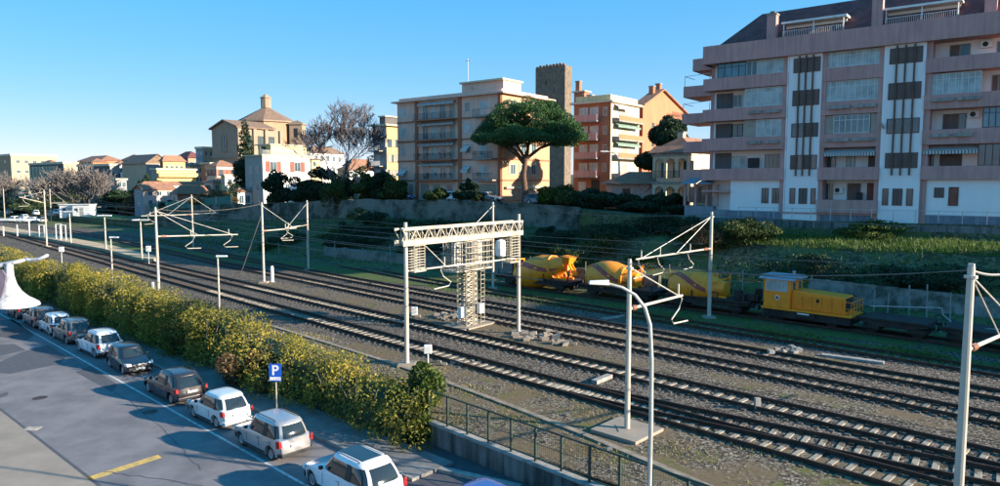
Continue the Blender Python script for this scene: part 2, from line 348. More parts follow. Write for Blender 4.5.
# ---------------------------------------------------------------- embankment terrain in facade coordinates (u to the right, q towards the camera)
FB = Face((33.2, 66.8), DF, NF)
def smooth(a, b, x): x = max(0, min(1, (x-a)/(b-a))); return x*x*(3-2*x)
def top_h(u):                                          # height of the upper level along the line
    if u > -16: return 6.3+.2*smooth(-16,40,u)
    if u > -60: return 6.3+1.1*smooth(-16,-45,u)
    return 7.4-1.4*smooth(-60,-100,u)-4.2*smooth(-100,-150,u)-1.*smooth(-150,-260,u)
def terr(u, q):
    T = top_h(u); wl = smooth(-18,-30,u)               # wl 1 = tall stone wall part, 0 = in front of the apartment block
    wob = .25*math.sin(u*.31+q*.5)+.2*math.sin(u*.83+1)
    if q <= 1.2:
        z = T
        if q < -30: z += smooth(-30,-260,q)*smooth(-20,-160,u)*(13 if u > -330 else 15)
        return z
    pa = [(1.25,T),(1.5,T-1.1),(7.6,T-1.7+wob*.2),(8.6,T-2.0+wob*.3),(11.6,1.9+wob*.4),(14.6,1.6),(15.0,1.5),(15.3,.9),(18,.25),(20,.02)]
    pb = [(1.25,T),(1.5,T-2.5),(6,T-3.1+wob),(11,2.3+wob),(15.0,1.2),(15.3,.9),(18,.25),(20,.02)]
    def ev(p):
        if q >= p[-1][0]: return p[-1][1]
        for (a, za), (b, zb) in zip(p, p[1:]):
            if q <= b: return za+(zb-za)*(q-a)/(b-a)
    pc = [(1.25,T),(1.5,T-2.5),(4,max(.6,T-3.6)),(8.6,.25),(13,.05),(20,.02)]; wf = smooth(-62,-82,u)
    return (ev(pa)*(1-wl)+ev(pb)*wl)*(1-wf)+ev(pc)*wf
us = [-700,-500,-400]+[-340+8*i for i in range(20)]+[-180+2*i for i in range(86)]+[-8+4*i for i in range(25)]
qs = [20,19,18,17,16,15.3,15.0,14.6,13,11.6,10,8.6,7.6,6,4,2.5,1.5,1.25,0,-4,-12,-20,-30,-45,-60,-80,-105,-130,-160,-200,-240,-290,-360,-500]
vs = []; fs = []
for u in us:
    for q in qs: vs.append(FB.P(u, terr(u, q)+(-.4 if q == 20 else 0), q))
nq = len(qs)
for i in range(len(us)-1):
    for j in range(nq-1):
        a = i*nq+j; fs.append((a, a+nq, a+nq+1, a+1))
split = 18
f1 = [f for f in fs if f[0] % nq < split and not (us[f[0]//nq] < -76 and f[0] % nq < 11)]; f3 = [f for f in fs if us[f[0]//nq] < -76 and f[0] % nq < 11]; f2 = [f for f in fs if f[0] % nq >= split]
e1 = MB().add(vs, f1).build('embankment_terrain', M['slope'], smooth=False); struct(e1); e3 = MB().add(vs, f3).build('yard_edge', M['ballast']); struct(e3)
e2 = MB().add(vs, f2).build('town_terrain', M['earth'], smooth=True); struct(e2)
# grass strip between last siding and slope
sg = MB(); cnt = 60
for i in range(cnt):
    u0, u1 = -150+i*3.4, -150+(i+1)*3.4
    sg.add([FB.P(u0,.02,24.5),FB.P(u1,.02,24.5),FB.P(u1,.02,17),FB.P(u0,.02,17)], [(0,1,2,3)])
struct(sg.build('grass_verge', M['greenground']))
sg = MB()
for pts in ([(440,290),(520,300),(700,330),(860,352),(1000,372),(1100,386),(1100,379),(1000,364),(860,343),(700,318),(520,291),(440,283)], [(240,252),(330,262),(420,274),(420,280),(330,269),(240,257)]):
    sg.add([G(x,y,.013) for x,y in pts], [tuple(range(len(pts)))[::-1]])
struct(sg.build('grass_ground', M['greenground']))
sg = MB()
for pts in ([(250,283),(330,299),(440,325),(560,352),(700,380),(900,421),(1060,455),(1060,443),(900,411),(700,371),(560,341),(470,318),(330,291),(250,278)], [(560,336),(760,352),(1000,403),(1080,415),(1080,405),(1000,392),(800,352),(640,330)]):
    sg.add([G(x,y,.016) for x,y in pts], [tuple(range(len(pts)))[::-1]])
struct(sg.build('dirt_strip', M['sidegravel']))

def uq(p): v = Vector((p.x-33.2, p.y-66.8, 0)); return v.dot(DF), v.dot(NF)
def GT(px, py):
    r = ray(px, py); y = 60.
    while y < 600:
        k = y/r.y; p = Vector((r.x*k, y, CAMZ+r.z*k)); u, q = uq(p); h = terr(u, q) if q < 20 else 0
        if p.z <= h: p.z = h; return p
        y += .5
    return p
# walls of the embankment
wb = MB()
for i in range(60):
    u0, u1 = -128+i*1.65, -128+(i+1)*1.65
    h0, h1 = top_h(u0), top_h(u1)
    j = [rnd.uniform(-.12,.12) for _ in range(2)]
    wb.hexa([FB.P(u0,h0-3.4,1.75),FB.P(u1,h1-3.4,1.75),FB.P(u1,h1-3.4,1.1),FB.P(u0,h0-3.4,1.1)], [FB.P(u0,h0+.25+j[0],1.6),FB.P(u1,h1+.25+j[0],1.6),FB.P(u1,h1+.25+j[0],1.1),FB.P(u0,h0+.25+j[0],1.1)])
tag(wb.build('retaining_wall', M['stone_wall']), 'mossy rubble stone retaining wall below the parked cars and the pine', 'wall')
wb = MB().fbox(FB,-16,60,5,6.3,1.1,1.4); tag(wb.build('retaining_wall', M['dark_concrete']), 'low concrete wall at the foot of the long white and mauve apartment block', 'wall')
wb = MB()
for i in range(11):
    u0 = FB.u(812,15)+i*1.55; wb.hexa([FB.P(u0,.3,15.55),FB.P(u0+1.55,.3,15.55),FB.P(u0+1.55,.3,14.8),FB.P(u0,.3,14.8)], [FB.P(u0,2.55-.05*i,15.3),FB.P(u0+1.55,2.55-.05*i,15.3),FB.P(u0+1.55,2.5-.05*i,14.8),FB.P(u0,2.5-.05*i,14.8)])
tag(wb.build('low_wall', M['old_concrete']), 'grey concrete wall half buried in the slope behind the yellow shunter', 'wall')
wb = MB()
for i in range(22):
    u0 = -58+i*2.1; wb.hexa([FB.P(u0,.3,16.4),FB.P(u0+2.1,.3,16.4),FB.P(u0+2.1,.3,15.6),FB.P(u0,.3,15.6)], [FB.P(u0,1.9+rnd.uniform(-.2,.3),16.1),FB.P(u0+2.1,1.9+rnd.uniform(-.2,.3),16.1),FB.P(u0+2.1,1.8,15.6),FB.P(u0,1.8,15.6)])
tag(wb.build('rubble_wall', M['stone_wall']), 'broken low stone wall at the foot of the slope behind the mixer wagons', 'wall')

st_ = MB()
for i in range(30):
    u0, u1 = -14+i*1.2, -14+(i+1)*1.2
    for q0, q1 in ((3.2,4),(4,6),(6,7.6),(7.6,8.6)): st_.add([FB.P(u0,terr(u0,q0)+.03,q0),FB.P(u1,terr(u1,q0)+.03,q0),FB.P(u1,terr(u1,q1)+.03,q1),FB.P(u0,terr(u0,q1)+.03,q1)],[(3,2,1,0)])
struct(st_.build('grass_terrace', M['greenground']))
# ---------------------------------------------------------------- scattered plants (nobody could count them)
def blades(pts, h, wd, name, m, label, cat='grass'):
    pts = np.array(pts); n = len(pts)
    a = npr.uniform(0, 2*np.pi, n); hh = h*npr.uniform(.4, 1.3, n); ww = wd*npr.uniform(.6, 1.4, n)
    lx, ly = npr.normal(0, .35, n)*hh, npr.normal(0, .35, n)*hh
    v = np.zeros((n, 3, 3)); v[:, 0] = pts; v[:, 1] = pts; v[:, 2] = pts
    v[:, 0, 0] -= np.cos(a)*ww; v[:, 0, 1] -= np.sin(a)*ww; v[:, 1, 0] += np.cos(a)*ww; v[:, 1, 1] += np.sin(a)*ww
    v[:, 2, 0] += lx; v[:, 2, 1] += ly; v[:, 2, 2] += hh
    me = bpy.data.meshes.new(name); me.from_pydata(v.reshape(-1, 3).tolist(), [], np.arange(3*n).reshape(-1, 3).tolist()); me.materials.append(m)
    o = bpy.data.objects.new(name, me); COL.objects.link(o); return tag(o, label, cat, kind='stuff')
pts = []
for _ in range(22000):
    u = rnd.uniform(-110, 45); q = rnd.uniform(1.6, 17.5)
    if math.sin(u*.7+q)+math.sin(u*.23-q*1.3)+rnd.gauss(0,.7) < -.3: continue
    pts.append(FB.P(u, terr(u, q)-.02, q))
for _ in range(9000):
    u = rnd.uniform(-14, 22); q = rnd.uniform(3.5, 8.6); pts.append(FB.P(u, terr(u, q), q))
blades(pts, .38, .05, 'slope_grass', M['grassblade'], 'rough grass and weeds growing over the railway embankment slope')
pts = []
for _ in range(18000):
    s = rnd.uniform(-14, 22); o = rnd.uniform(.6, 6.5)
    if math.sin(s*1.1+o)+math.sin(o*2.1-s*.6)+rnd.gauss(0,.6) < .75: continue
    pts.append(HP(s, o, .01))
blades(pts, .1, .022, 'trackside_weeds', M['dryweed'], 'dry yellowish weeds among the gravel between fence and nearest track', 'weeds')
pts = []
for _ in range(9000):
    x = rnd.uniform(430, 1040); y = 286+(x-440)*.144+rnd.gauss(0, 3.2)
    if math.sin(x*.05)+rnd.gauss(0,.6) < 0: continue
    pts.append(G(x, y, .01))
blades(pts, .16, .04, 'verge_grass', M['grassblade'], 'green grass growing beside the siding with the mixer wagons')

# ================================================================ RAILWAY TRACKS
def polyline(pp, z=0):
    return [G(x, y, z) for x, y in pp]
def resample(P, step):
    out = [P[0].copy()]; acc = 0
    for a, b in zip(P, P[1:]):
        L = (b-a).length; t = step-acc
        while t <= L: out.append(a+(b-a)*(t/L)); t += step
        acc = (acc+L) % step
    return out
def smoothline(P, k=6):
    P = resample(P, 4.)
    for _ in range(k):
        P = [P[0]]+[(P[i-1]+P[i]*2+P[i+1])/4 for i in range(1, len(P)-1)]+[P[-1]]
    return P
def slp_mesh():
    me = MB(); me.hexa([(-1.2,-.13,-.08),(1.2,-.13,-.08),(1.2,.13,-.08),(-1.2,.13,-.08)], [(-1.18,-.1,.045),(1.18,-.1,.045),(1.18,.1,.045),(-1.18,.1,.045)])
    return me
def sleeper_mat(name, c, dirt, width):
    m = bpy.data.materials.new(name); m.use_nodes = True; t = m.node_tree; N = t.nodes; L = t.links; p = N['Principled BSDF']; p.inputs['Roughness'].default_value = .9
    tc = N.new('ShaderNodeTexCoord'); oi = N.new('ShaderNodeObjectInfo'); n1 = N.new('ShaderNodeTexNoise'); n1.inputs['Scale'].default_value = 4; n1.noise_dimensions = '4D'
    L.new(tc.outputs['Object'], n1.inputs['Vector']); mm = N.new('ShaderNodeMath'); mm.operation = 'MULTIPLY'; mm.inputs[1].default_value = 40; L.new(oi.outputs['Random'], mm.inputs[0]); L.new(mm.outputs[0], n1.inputs['W'])
    sx = N.new('ShaderNodeSeparateXYZ'); L.new(tc.outputs['Object'], sx.inputs[0]); ab = N.new('ShaderNodeMath'); ab.operation = 'ABSOLUTE'; L.new(sx.outputs[0], ab.inputs[0])
    ad = N.new('ShaderNodeMath'); ad.operation = 'ADD'; L.new(ab.outputs[0], ad.inputs[0]); m2 = N.new('ShaderNodeMath'); m2.operation = 'MULTIPLY'; m2.inputs[1].default_value = 1.1; L.new(n1.outputs['Fac'], m2.inputs[0]); L.new(m2.outputs[0], ad.inputs[1])
    r = N.new('ShaderNodeValToRGB'); r.color_ramp.elements[0].position = width; r.color_ramp.elements[0].color = (*c,1); r.color_ramp.elements[1].position = width+.12; r.color_ramp.elements[1].color = (*dirt,1)
    L.new(ad.outputs[0], r.inputs[0]); L.new(r.outputs[0], p.inputs['Base Color']); return m
M['sleeper'] = sleeper_mat('concrete_sleeper', (.3,.265,.21), (.09,.07,.052), .76)
M['oldsleeper'] = sleeper_mat('dirty_sleeper', (.19,.16,.125), (.065,.05,.04), .7)
def ballast_bed(P, parent):
    m = MB(); pr = [(-2.1,-.02),(-1.6,.03),(-.8,.022),(0,.018),(.8,.022),(1.6,.03),(2.1,-.02)]
    vs = []; fs = []
    for i, p in enumerate(P):
        d = (P[min(i+1,len(P)-1)]-P[max(i-1,0)]).normalized(); n = Vector((-d.y, d.x, 0))
        for o, z in pr: vs.append(p+n*o+Vector((0,0,z)))
    k = len(pr)
    for i in range(len(P)-1):
        for j in range(k-1): a = i*k+j; fs.append((a,a+1,a+k+1,a+k))
    m.add(vs, fs); m.build('ballast_bed', M['ballast'], parent)
def track(near, label, side=1, smat='sleeper', n_ind=100, bed=True, extra=None):
    """near: image points of the near rail; the far rail lies one gauge farther"""
    P = smoothline(polyline(near, 0))
    Q = []
    for i, p in enumerate(P):
        d = (P[min(i+1,len(P)-1)]-P[max(i-1,0)]).normalized(); n = Vector((-d.y, d.x, 0)); n = n if n.dot(HN) > 0 else -n
        Q.append(p+n*.7175)
    mid = min(Q, key=lambda p: p.length)
    t = thing('railway_track', label, 'railway track', (mid.x, mid.y, 0), 'parallel tracks of the railway yard')
    for sgn in (-1, 1):
        m = MB(); vs = []; fs = []; pr = [(-.07,.04),(-.07,.055),(-.012,.07),(-.012,.15),(-.036,.16),(-.036,.2),(.036,.2),(.036,.16),(.012,.15),(.012,.07),(.07,.055),(.07,.04)]
        for i, p in enumerate(Q):
            d = (Q[min(i+1,len(Q)-1)]-Q[max(i-1,0)]).normalized(); n = Vector((-d.y, d.x, 0))
            for o, z in pr: vs.append(p+n*(o+sgn*.7535)+Vector((0,0,z)))
        k = len(pr)
        for i in range(len(Q)-1):
            for j in range(k): a = i*k+j; b = i*k+(j+1) % k; fs.append((a,b,b+k,a+k))
        m.add(vs, fs); m.build('rail', M['rail'], t)
    S = resample(Q, .62); SD = []
    for i, p in enumerate(S):
        d = (S[min(i+1,len(S)-1)]-S[max(i-1,0)]).normalized(); SD.append((p, d))
    vis = [x for x in SD if x[0].y > 8 and abs(x[0].x/x[0].y) < .78]
    vis.sort(key=lambda x: x[0].length)
    base = slp_mesh(); first = None; rest = MB()
    for i, (p, d) in enumerate(vis):
        ang = math.atan2(d.y, d.x)-math.pi/2+rnd.gauss(0,.01)
        if i < n_ind:
            if first is None: 
                first = MB(); first.v = base.v; first.f = base.f
                me = bpy.data.meshes.new('sleeper'); me.from_pydata(first.v, [], first.f); me.materials.append(M[smat]); o = bpy.data.objects.new('sleeper', me)
                first = o
            else: o = first.copy()
            COL.objects.link(o); o.parent = t; o.location = p-t.location+Vector((0,0,rnd.uniform(-.01,.004))); o.rotation_euler = (0,0,ang)
        else:
            mt = Matrix.Rotation(ang, 3, 'Z'); rest.add([p+mt @ Vector(v) for v in base.v], base.f)
    if rest.v: r = rest.build('sleepers', M['oldsleeper'], t); r['kind'] = 'stuff'
    return t, Q
T = {}
_, T[1] = track([(-30,226),(51,249),(240,302.7),(440,359.5),(600,405),(800,462),(960,508),(1200,577)], 'nearest railway track with bright sleepers, running past the gravel and the fence')
_, T['1b'] = track([(545,389.6),(600,404.2),(660,418),(740,434),(800,447.5),(1000,489),(1200,529)], 'track branching off the nearest one at the points on the right', n_ind=100)
_, T[2] = track([(-30,224),(51,242.4),(200,277.6),(440,334.8),(600,373),(800,421),(1000,468),(1200,515)], 'second track from the hedge, passing just in front of the signal tower')
_, T[3] = track([(-20,216),(100,238),(240,270),(330,288),(440,312),(600,344),(800,386),(1000,427),(1200,468)], 'track running just behind the signal tower and gantry posts', smat='oldsleeper')
_, T[4] = track([(-20,211),(100,230.5),(240,260),(330,278),(440,299),(600,328),(800,366),(1000,401),(1200,436)], 'dark rusty track in the middle of the yard, second beyond the tower', smat='oldsleeper')
_, T[5] = track([(-20,206.5),(100,223),(240,248),(330,265),(440,286),(500,296),(650,321),(800,345),(1000,378),(1200,411)], 'half overgrown track along the edge of the shade, in front of the wagons', smat='oldsleeper')
_, T[6] = track([(-20,204.5),(100,218),(240,240),(340,258),(440,277),(520,289),(600,299),(700,311),(769,321),(860,333),(1000,353),(1200,382)], 'farthest siding, on which the wagons and yellow shunter stand', smat='oldsleeper')
# concrete cable trough by the nearest track
cb = MB(); pl = smoothline([G(x,y,0) for x,y in [(250,320),(420,372),(470,392),(560,424),(700,482),(780,520)]],3)
for a, b_ in zip(pl, pl[1:]): cb.bar(a+Vector((0,0,.03)), b_+Vector((0,0,.03)), .28, .1)
tag(cb.build('cable_trough', mat('trough_concrete',(.28,.23,.17),.9,var=.25,scale=3)), 'long low concrete cable trough running through the gravel beside the fence', 'cable duct')
# platform at the far left
pf = MB(); pp = [(-40,222),(20,231),(107,247),(160,260),(152,263),(134,260),(103,251.5),(27,237),(-40,226)]
pf.prism([G(x,y,0) for x,y in pp][::-1], (0,0,.45)); struct(pf.build('platform', M['platform']))
# ================================================================ MASTS AND OVERHEAD LINE
def hook(m, p, dx, s=1.):
    """registration arm: a bent tube hanging under the cantilever"""
    dx = Vector(dx).normalized()
    pts = [p+Vector((0,0,.12)), p+dx*.35*s+Vector((0,0,-.15)), p+dx*.1*s+Vector((0,0,-.55)), p-dx*.55*s+Vector((0,0,-.95)), p-dx*.35*s+Vector((0,0,-1.15)), p+dx*.9*s+Vector((0,0,-1.2))]
    m.ptube(pts, .035, 6)
def mast(px, yb, yt, label, z=0, arms=(), r=.13, stays=True, pad=False, Y=None, back=()):
    """arms: (tip px, tip py, attach py, [hook px]) in the plane across the tracks"""
    b = G(px, yb, z) if Y is None else V(px, 300, Y); b.z = z
    top = V(px, yt, b.y).z
    t = thing('catenary_mast', label, 'mast', (b.x, b.y, z), 'overhead line masts of the railway')
    m = MB(); m.ptube([b+Vector((0,0,-.1)), b+Vector((0,0,(top-z)*.5)), b+Vector((0,0,top-z))], [r*.98, r*.88, r*.7], 12); m.build('pole', M['pole'], t, smooth=False)
    f = MB(); f.hexa([b+Vector((x,y,-.1)) for x,y in ((-.45,-.45),(.45,-.45),(.45,.45),(-.45,.45))], [b+Vector((x,y,.16)) for x,y in ((-.4,-.4),(.4,-.4),(.4,.4),(-.4,.4))])
    if pad:
        c = b; e = HD*1.05; g = HN*1.05; f.hexa([c-e-g+Vector((0,0,-.1)),c+e-g+Vector((0,0,-.1)),c+e+g+Vector((0,0,-.1)),c-e+g+Vector((0,0,-.1))],[c-e-g+Vector((0,0,.14)),c+e-g+Vector((0,0,.14)),c+e+g+Vector((0,0,.14)),c-e+g+Vector((0,0,.14))])
    f.build('foundation', M['pale_paving'], t)
    hp = []
    for (tx, ty, ay, hk) in arms:
        d = HN if tx > px else -HN
        # arm lies across the tracks: solve its length from the image column
        k = rx(tx); L = (k*b.y-b.x)/(d.x-k*d.y); L = max(.5, min(L, 12))
        q = b+d*L; zt = V(tx, ty, q.y).z; za = V(px, ay, b.y).z
        a = MB(); A = Vector((b.x, b.y, za)); Q = Vector((q.x, q.y, zt)); a.tube(A, Q, .065, .055, 8)
        a.build('cantilever_arm', M['pole'], t)
        i = MB(); i.tube(A+(Q-A)*.05, A+(Q-A)*.11, .11, n=8)
        i.build('insulator', M['insul'], t)
        if stays:
            s = MB(); Tt = Vector((b.x, b.y, top-.25))
            for f_ in ([.94, .5] if L > 5 else [.94]): MB().tube(Tt, A+(Q-A)*f_, .028, n=6).build('stay_rod', M['galv'], t)
        for hx in hk:
            h = MB()
            kk = rx(hx); LL = (kk*b.y-b.x)/(d.x-kk*d.y); f_ = LL/L; c = A+(Q-A)*f_
            hook(h, c, d, 1.0); h.tube(c, c+Vector((0,0,.55)), .045, n=6); hp.append(c)
            h.build('registration_arm', M['pole'], t)
    cl = MB(); cl.tube(Vector((b.x,b.y,top-.32)), Vector((b.x,b.y,top-.24)), r*1.25, n=10); cl.tube(Vector((b.x,b.y,top-.02)), Vector((b.x,b.y,top+.08)), r*.6, n=8)
    cl.build('mast_cap', M['galv'], t)
    return b, top, hp
MS = {}
MS['a'] = mast(159, 296, 208, 'pale mast with a long double cantilever, beside a small white cabinet, left half', arms=[(237, 234.5, 236.5, [190, 228])])
MS['b'] = mast(193.5, 250, 195, 'slender mast between the platform end and the shaded sidings, arms to both sides', arms=[(218, 213, 214, [210]), (141, 216, 214.5, [150])])
MS['c'] = mast(264, 283, 203, 'mast standing beside the short white cylinder, with one cantilever', arms=[(296, 228, 231, [285])])
MS['d'] = mast(308.5, 270, 201, 'slim mast with its lower half in shade, second to the right of the white cylinder', arms=[(285, 228, 225, [288])])
MS['e'] = mast(493, 289, 203, 'slim far mast seen behind the signal gantry', arms=[(455, 243, 240, [462])])
MS['f'] = mast(627, 432, 261, 'near mast on a square concrete pad in the gravel', arms=[(684, 295.5, 309, [680])], r=.12, pad=True)
MS['g'] = mast(709, 318, 213, 'far mast in front of the last yellow mixer drum with three stays to its left', arms=[(636.5, 259.5, 248.5, [642, 661, 691])], r=.15)
MS['h'] = mast(969.5, 556, 266.5, 'thick pale mast at the right edge of the view', arms=[(1045, 326, 350, [1035])], r=.135, Y=19.)
MS['i'] = mast(47, 247, 190, 'far mast rising behind the yellow-green hedge top at the left end of the platform', arms=[(20, 197, 203, [26])])
MS['j'] = mast(51.5, 223, 189, 'far mast right of the parked station cars', arms=[(68, 203, 203, [64])])
MS['k'] = mast(5, 220, 189, 'farthest mast at the left edge in front of the bare trees', arms=[])
MS['l'] = mast(109, 213, 190, 'far mast right of the white cabin', arms=[(92, 207, 207, [95])])
MS['m'] = mast(119.5, 209, 183, 'thin far mast before the shaded houses and green netting', arms=[], r=.1)
# wires: each run is one thing
def wire(pts, label, r=.012, sag=.35, name='overhead_wire', m='wire'):
    b = MB()
    for p, q in zip(pts, pts[1:]):
        n = 8; ps = []
        for i in range(n+1):
            f = i/n; c = p+(q-p)*f; c = c.copy(); c.z -= sag*4*f*(1-f); ps.append(c)
        b.ptube(ps, r*1.7, 5, cap=False)
    return tag(b.build(name, M[m], base=(pts[0].x, pts[0].y, pts[0].z)), label, 'wire')
def along(Q, z):                                       # contact wire follows a track centre line
    return [Vector((p.x, p.y, z)) for p in Q[::9]]
for key, lab in ((1,'contact wire over the nearest track'),(2,'contact wire over the second track'),(3,'contact wire over the track behind the signal tower'),(4,'contact wire over the dark middle track')):
    wire(along(T[key], 5.2), lab, .014, .0)
    wire(along(T[key], 6.25), lab.replace('contact', 'carrying'), .012, .3)
tp = lambda k, dz=-.1: Vector((MS[k][0].x, MS[k][0].y, MS[k][1]+dz))
wire([tp('b'), tp('d'), tp('e'), tp('g'), tp('g')+DF*45+Vector((0,0,0))], 'upper earth wire joining the tops of the farther masts', .014, .5)
wire([tp('i'), tp('a'), tp('c')], 'earth wire joining the tops of the left masts', .012, .4)
wire([tp('f'), tp('h')], 'earth wire from the padded mast to the thick mast at the right', .01, .3)
wire([tp('c',-1.), G(241, 273, 0)], 'pale guy cable running down left from the mast beside the white cylinder', .022, 0, 'guy_wire', 'lightwire')
cc = V(973,268,19.); wire([tp('h'), tp('h')+Vector((.9,.2,-.15)), tp('h')+Vector((3.5,.6,-1.))], 'drooping cable at the head of the thick right mast', .02, .05, 'jumper_cable', 'lightwire')
a = V(942,308,46.); b_ = V(943,315,46.); wire([V(870,306,46.), a, b_, V(955,325,44.), V(975,329,42.), V(1040,330,40.)], 'pale bent feeder cable hanging near the right edge above the flat wagon', .025, 0, 'feeder_cable', 'lightwire')

# ================================================================ SIGNAL GANTRY
gl, gr = G(407, 366, 0), G(518.5, 334, 0)
GD = (gr-gl).normalized(); GN_ = Vector((GD.y, -GD.x, 0)); GL = (gr-gl).length
t = thing('signal_gantry', 'lattice beam gantry spanning two tracks on two tall round posts', 'gantry', (gl.x, gl.y, 0))
for p, yt in ((gl, 222.5), (gr, 214)):
    top = V(407 if p is gl else 518.5, yt, p.y).z
    MB().ptube([p, p+Vector((0,0,top*.5)), p+Vector((0,0,top))], [.13,.12,.1], 12).build('post', M['pole'], t)
    MB().hexa([p+Vector((x,y,-.1)) for x,y in ((-.5,-.5),(.5,-.5),(.5,.5),(-.5,.5))], [p+Vector((x,y,.18)) for x,y in ((-.45,-.45),(.45,-.45),(.45,.45),(-.45,.45))]).build('foundation', M['pale_paving'], t)
zt = V(407,228,gl.y).z; zb = V(407,242,gl.y).z; zt2 = V(518,222,gr.y).z; zb2 = V(518,233,gr.y).z
zt = (zt+zt2)/2; zb = (zb+zb2)/2
def gp(f, o, z): p = gl+GD*(GL*f)-GN_*o; return Vector((p.x, p.y, z))
m = MB(); E0, E1 = -.05, 1.0
for o in (-.32, .32):
    for z in (zt, zb): m.bar(gp(E0,o,z), gp(E1,o,z), .09, .12 if z == zt else .3)
m.build('chord', M['lattice'], t)
m = MB(); n = 22
for i in range(n):
    f0, f1 = E0+(E1-E0)*i/n, E0+(E1-E0)*(i+1)/n
    for o in (-.32, .32):
        m.bar(gp(f0,o,zb), gp(f1,o,zt), .05) if i % 2 else m.bar(gp(f0,o,zt), gp(f1,o,zb), .05)
        m.bar(gp(f1,o,zb), gp(f1,o,zt), .04)
    m.bar(gp(f0,-.32,zt), gp(f1,.32,zt), .04)
m.build('lattice_web', M['lattice'], t)
# ladder cages hanging at both ends
def cage(px0, px1, y0, y1, lab):
    F = Face((gl.x, gl.y), GD, GN_); u0, u1 = F.u(px0), F.u(px1); z0, z1 = F.z(px0, y1), F.z(px0, y0)
    c = MB()
    for w in (-.3, .3):
        for u in (u0, u1): c.bar(F.P(u,z0,w), F.P(u,z1,w), .06)
        k = 9
        for i in range(k+1): z = z0+(z1-z0)*i/k; c.bar(F.P(u0,z,w), F.P(u1,z,w), .035)
        c.bar(F.P((u0+u1)/2,z0,w), F.P((u0+u1)/2,z1,w), .03)
    for i in range(10):
        z = z0+(z1-z0)*i/9
        for u in (u0, u1): c.bar(F.P(u,z,-.3), F.P(u,z,.3), .03)
    c.fbox(F, u0-.05, u1+.05, z0-.06, z0, -.35, .35)
    return c.build('signal_cage', M['lattice'], t)
cage(410, 420.5, 246, 271, ''); cage(506.5, 516, 237, 262, '')
sb = MB(); F = Face((gl.x, gl.y), GD, GN_); u = F.u(503); sb.lathe([(.02,0),(.3,.1),(.34,.6),(.3,1.1),(.02,1.2)], F.P(u, F.z(503,258)-0, -.2), 12); sb.build('signal_head', M['white_metal'], t)
ar = MB(); ar.tube(gp(0,0,F.z(407,271)), gp(.98,0,F.z(518,258)), .05, n=8); ar.build('cantilever_arm', M['pole'], t)
st = MB(); st.tube(gp(.02,0,zt), gp(.32,0,F.z(440,268)), .03); st.build('stay_rod', M['galv'], t)
rg = MB(); hook(rg, gp(.3,0,F.z(435,268)), -GD); rg.tube(gp(.3,0,F.z(435,268)), gp(.3,0,F.z(435,258)), .04); rg.build('registration_arm', M['pole'], t)
# tower between the tracks
tb = G(468, 326, 0); FT = Face((tb.x, tb.y), GD, GN_)
t = thing('signal_tower', 'lattice signal tower with a railed cage on top and ladder, under the gantry beam', 'signal tower', (tb.x, tb.y, 0))
u0, u1 = -.62, .5; ztop = V(468, 225, tb.y).z; zc0 = V(468, 268, tb.y).z; zc1 = V(468, 240, tb.y).z
m = MB()
for u in (u0, u1):
    for w in (-.4, .4): m.bar(FT.P(u,-.05,w), FT.P(u,ztop,w), .1)
m.bar(FT.P(.12,0,.42), FT.P(.12,ztop,.42), .22); m.build('leg_frame', M['lattice'], t)
m = MB(); k = 11
for i in range(k):
    z0, z1 = .1+(zc0-.1)*i/k, .1+(zc0-.1)*(i+1)/k
    for w in (-.4,.4): m.bar(FT.P(u0,z0,w), FT.P(u1,z1,w), .05); m.bar(FT.P(u0,z1,w), FT.P(u1,z0,w), .04); m.bar(FT.P(u0,z1,w), FT.P(u1,z1,w), .05)
    for u in (u0,u1): m.bar(FT.P(u,z0,-.4), FT.P(u,z1,.4), .05)
m.build('cross_bracing', M['lattice'], t)
c0, c1 = FT.u(448), FT.u(484)
MB().fbox(FT, c0, c1, zc0-.1, zc0, -.75, .75).build('platform', M['lattice'], t)
m = MB()
for w in (-.75, .75):
    for i in range(13): u = c0+(c1-c0)*i/12; m.bar(FT.P(u,zc0,w), FT.P(u,zc1,w), .045)
    for z in np.linspace(zc0+.3, zc1, 5): m.bar(FT.P(c0,z,w), FT.P(c1,z,w), .04)
for u in (c0, c1):
    for i in range(5): m.bar(FT.P(u,zc0,-.75+.37*i), FT.P(u,zc1,-.75+.37*i), .045)
    for z in np.linspace(zc0+.3, zc1, 5): m.bar(FT.P(u,z,-.75), FT.P(u,z,.75), .04)
m.build('railing_cage', M['lattice'], t)
for (a, b_, nm) in ((451, 462, 'signal_panel'), (470, 482, 'signal_panel')):
    s_ = MB().fbox(FT, FT.u(a), FT.u(b_), zc0+.25, zc1-.15, -.05, .06).build(nm, M['galv'], t, .03)
    l = MB()
    for i in range(3): l.lathe([(.1,0),(.1,.12)], FT.P((FT.u(a)+FT.u(b_))/2, zc0+.6+.45*i, .08), 10, Matrix.Rotation(R(90),3,'X'))
    l.build('signal_lamp', M['black'], s_)
m = MB(); ul = FT.u(476.5)
for u in (ul-.2, ul+.2): m.bar(FT.P(u,0,.55), FT.P(u,zc0,.55), .05)
z = .25
while z < zc0: m.bar(FT.P(ul-.2,z,.55), FT.P(ul+.2,z,.55), .03); z += .3
m.build('ladder', M['lattice'], t)
m = MB()
for u in (FT.u(453.5), FT.u(472.5)): m.fbox(FT, u-.24, u+.24, V(468,313,tb.y).z, V(468,303,tb.y).z, .55, .85)
m.build('equipment_box', M['white_metal'], t, .02)
m = MB(); m.fbox(FT, -1.7, 1.9, -.05, .12, -1.2, 1.0); m.build('foundation', M['pale_paving'], t)

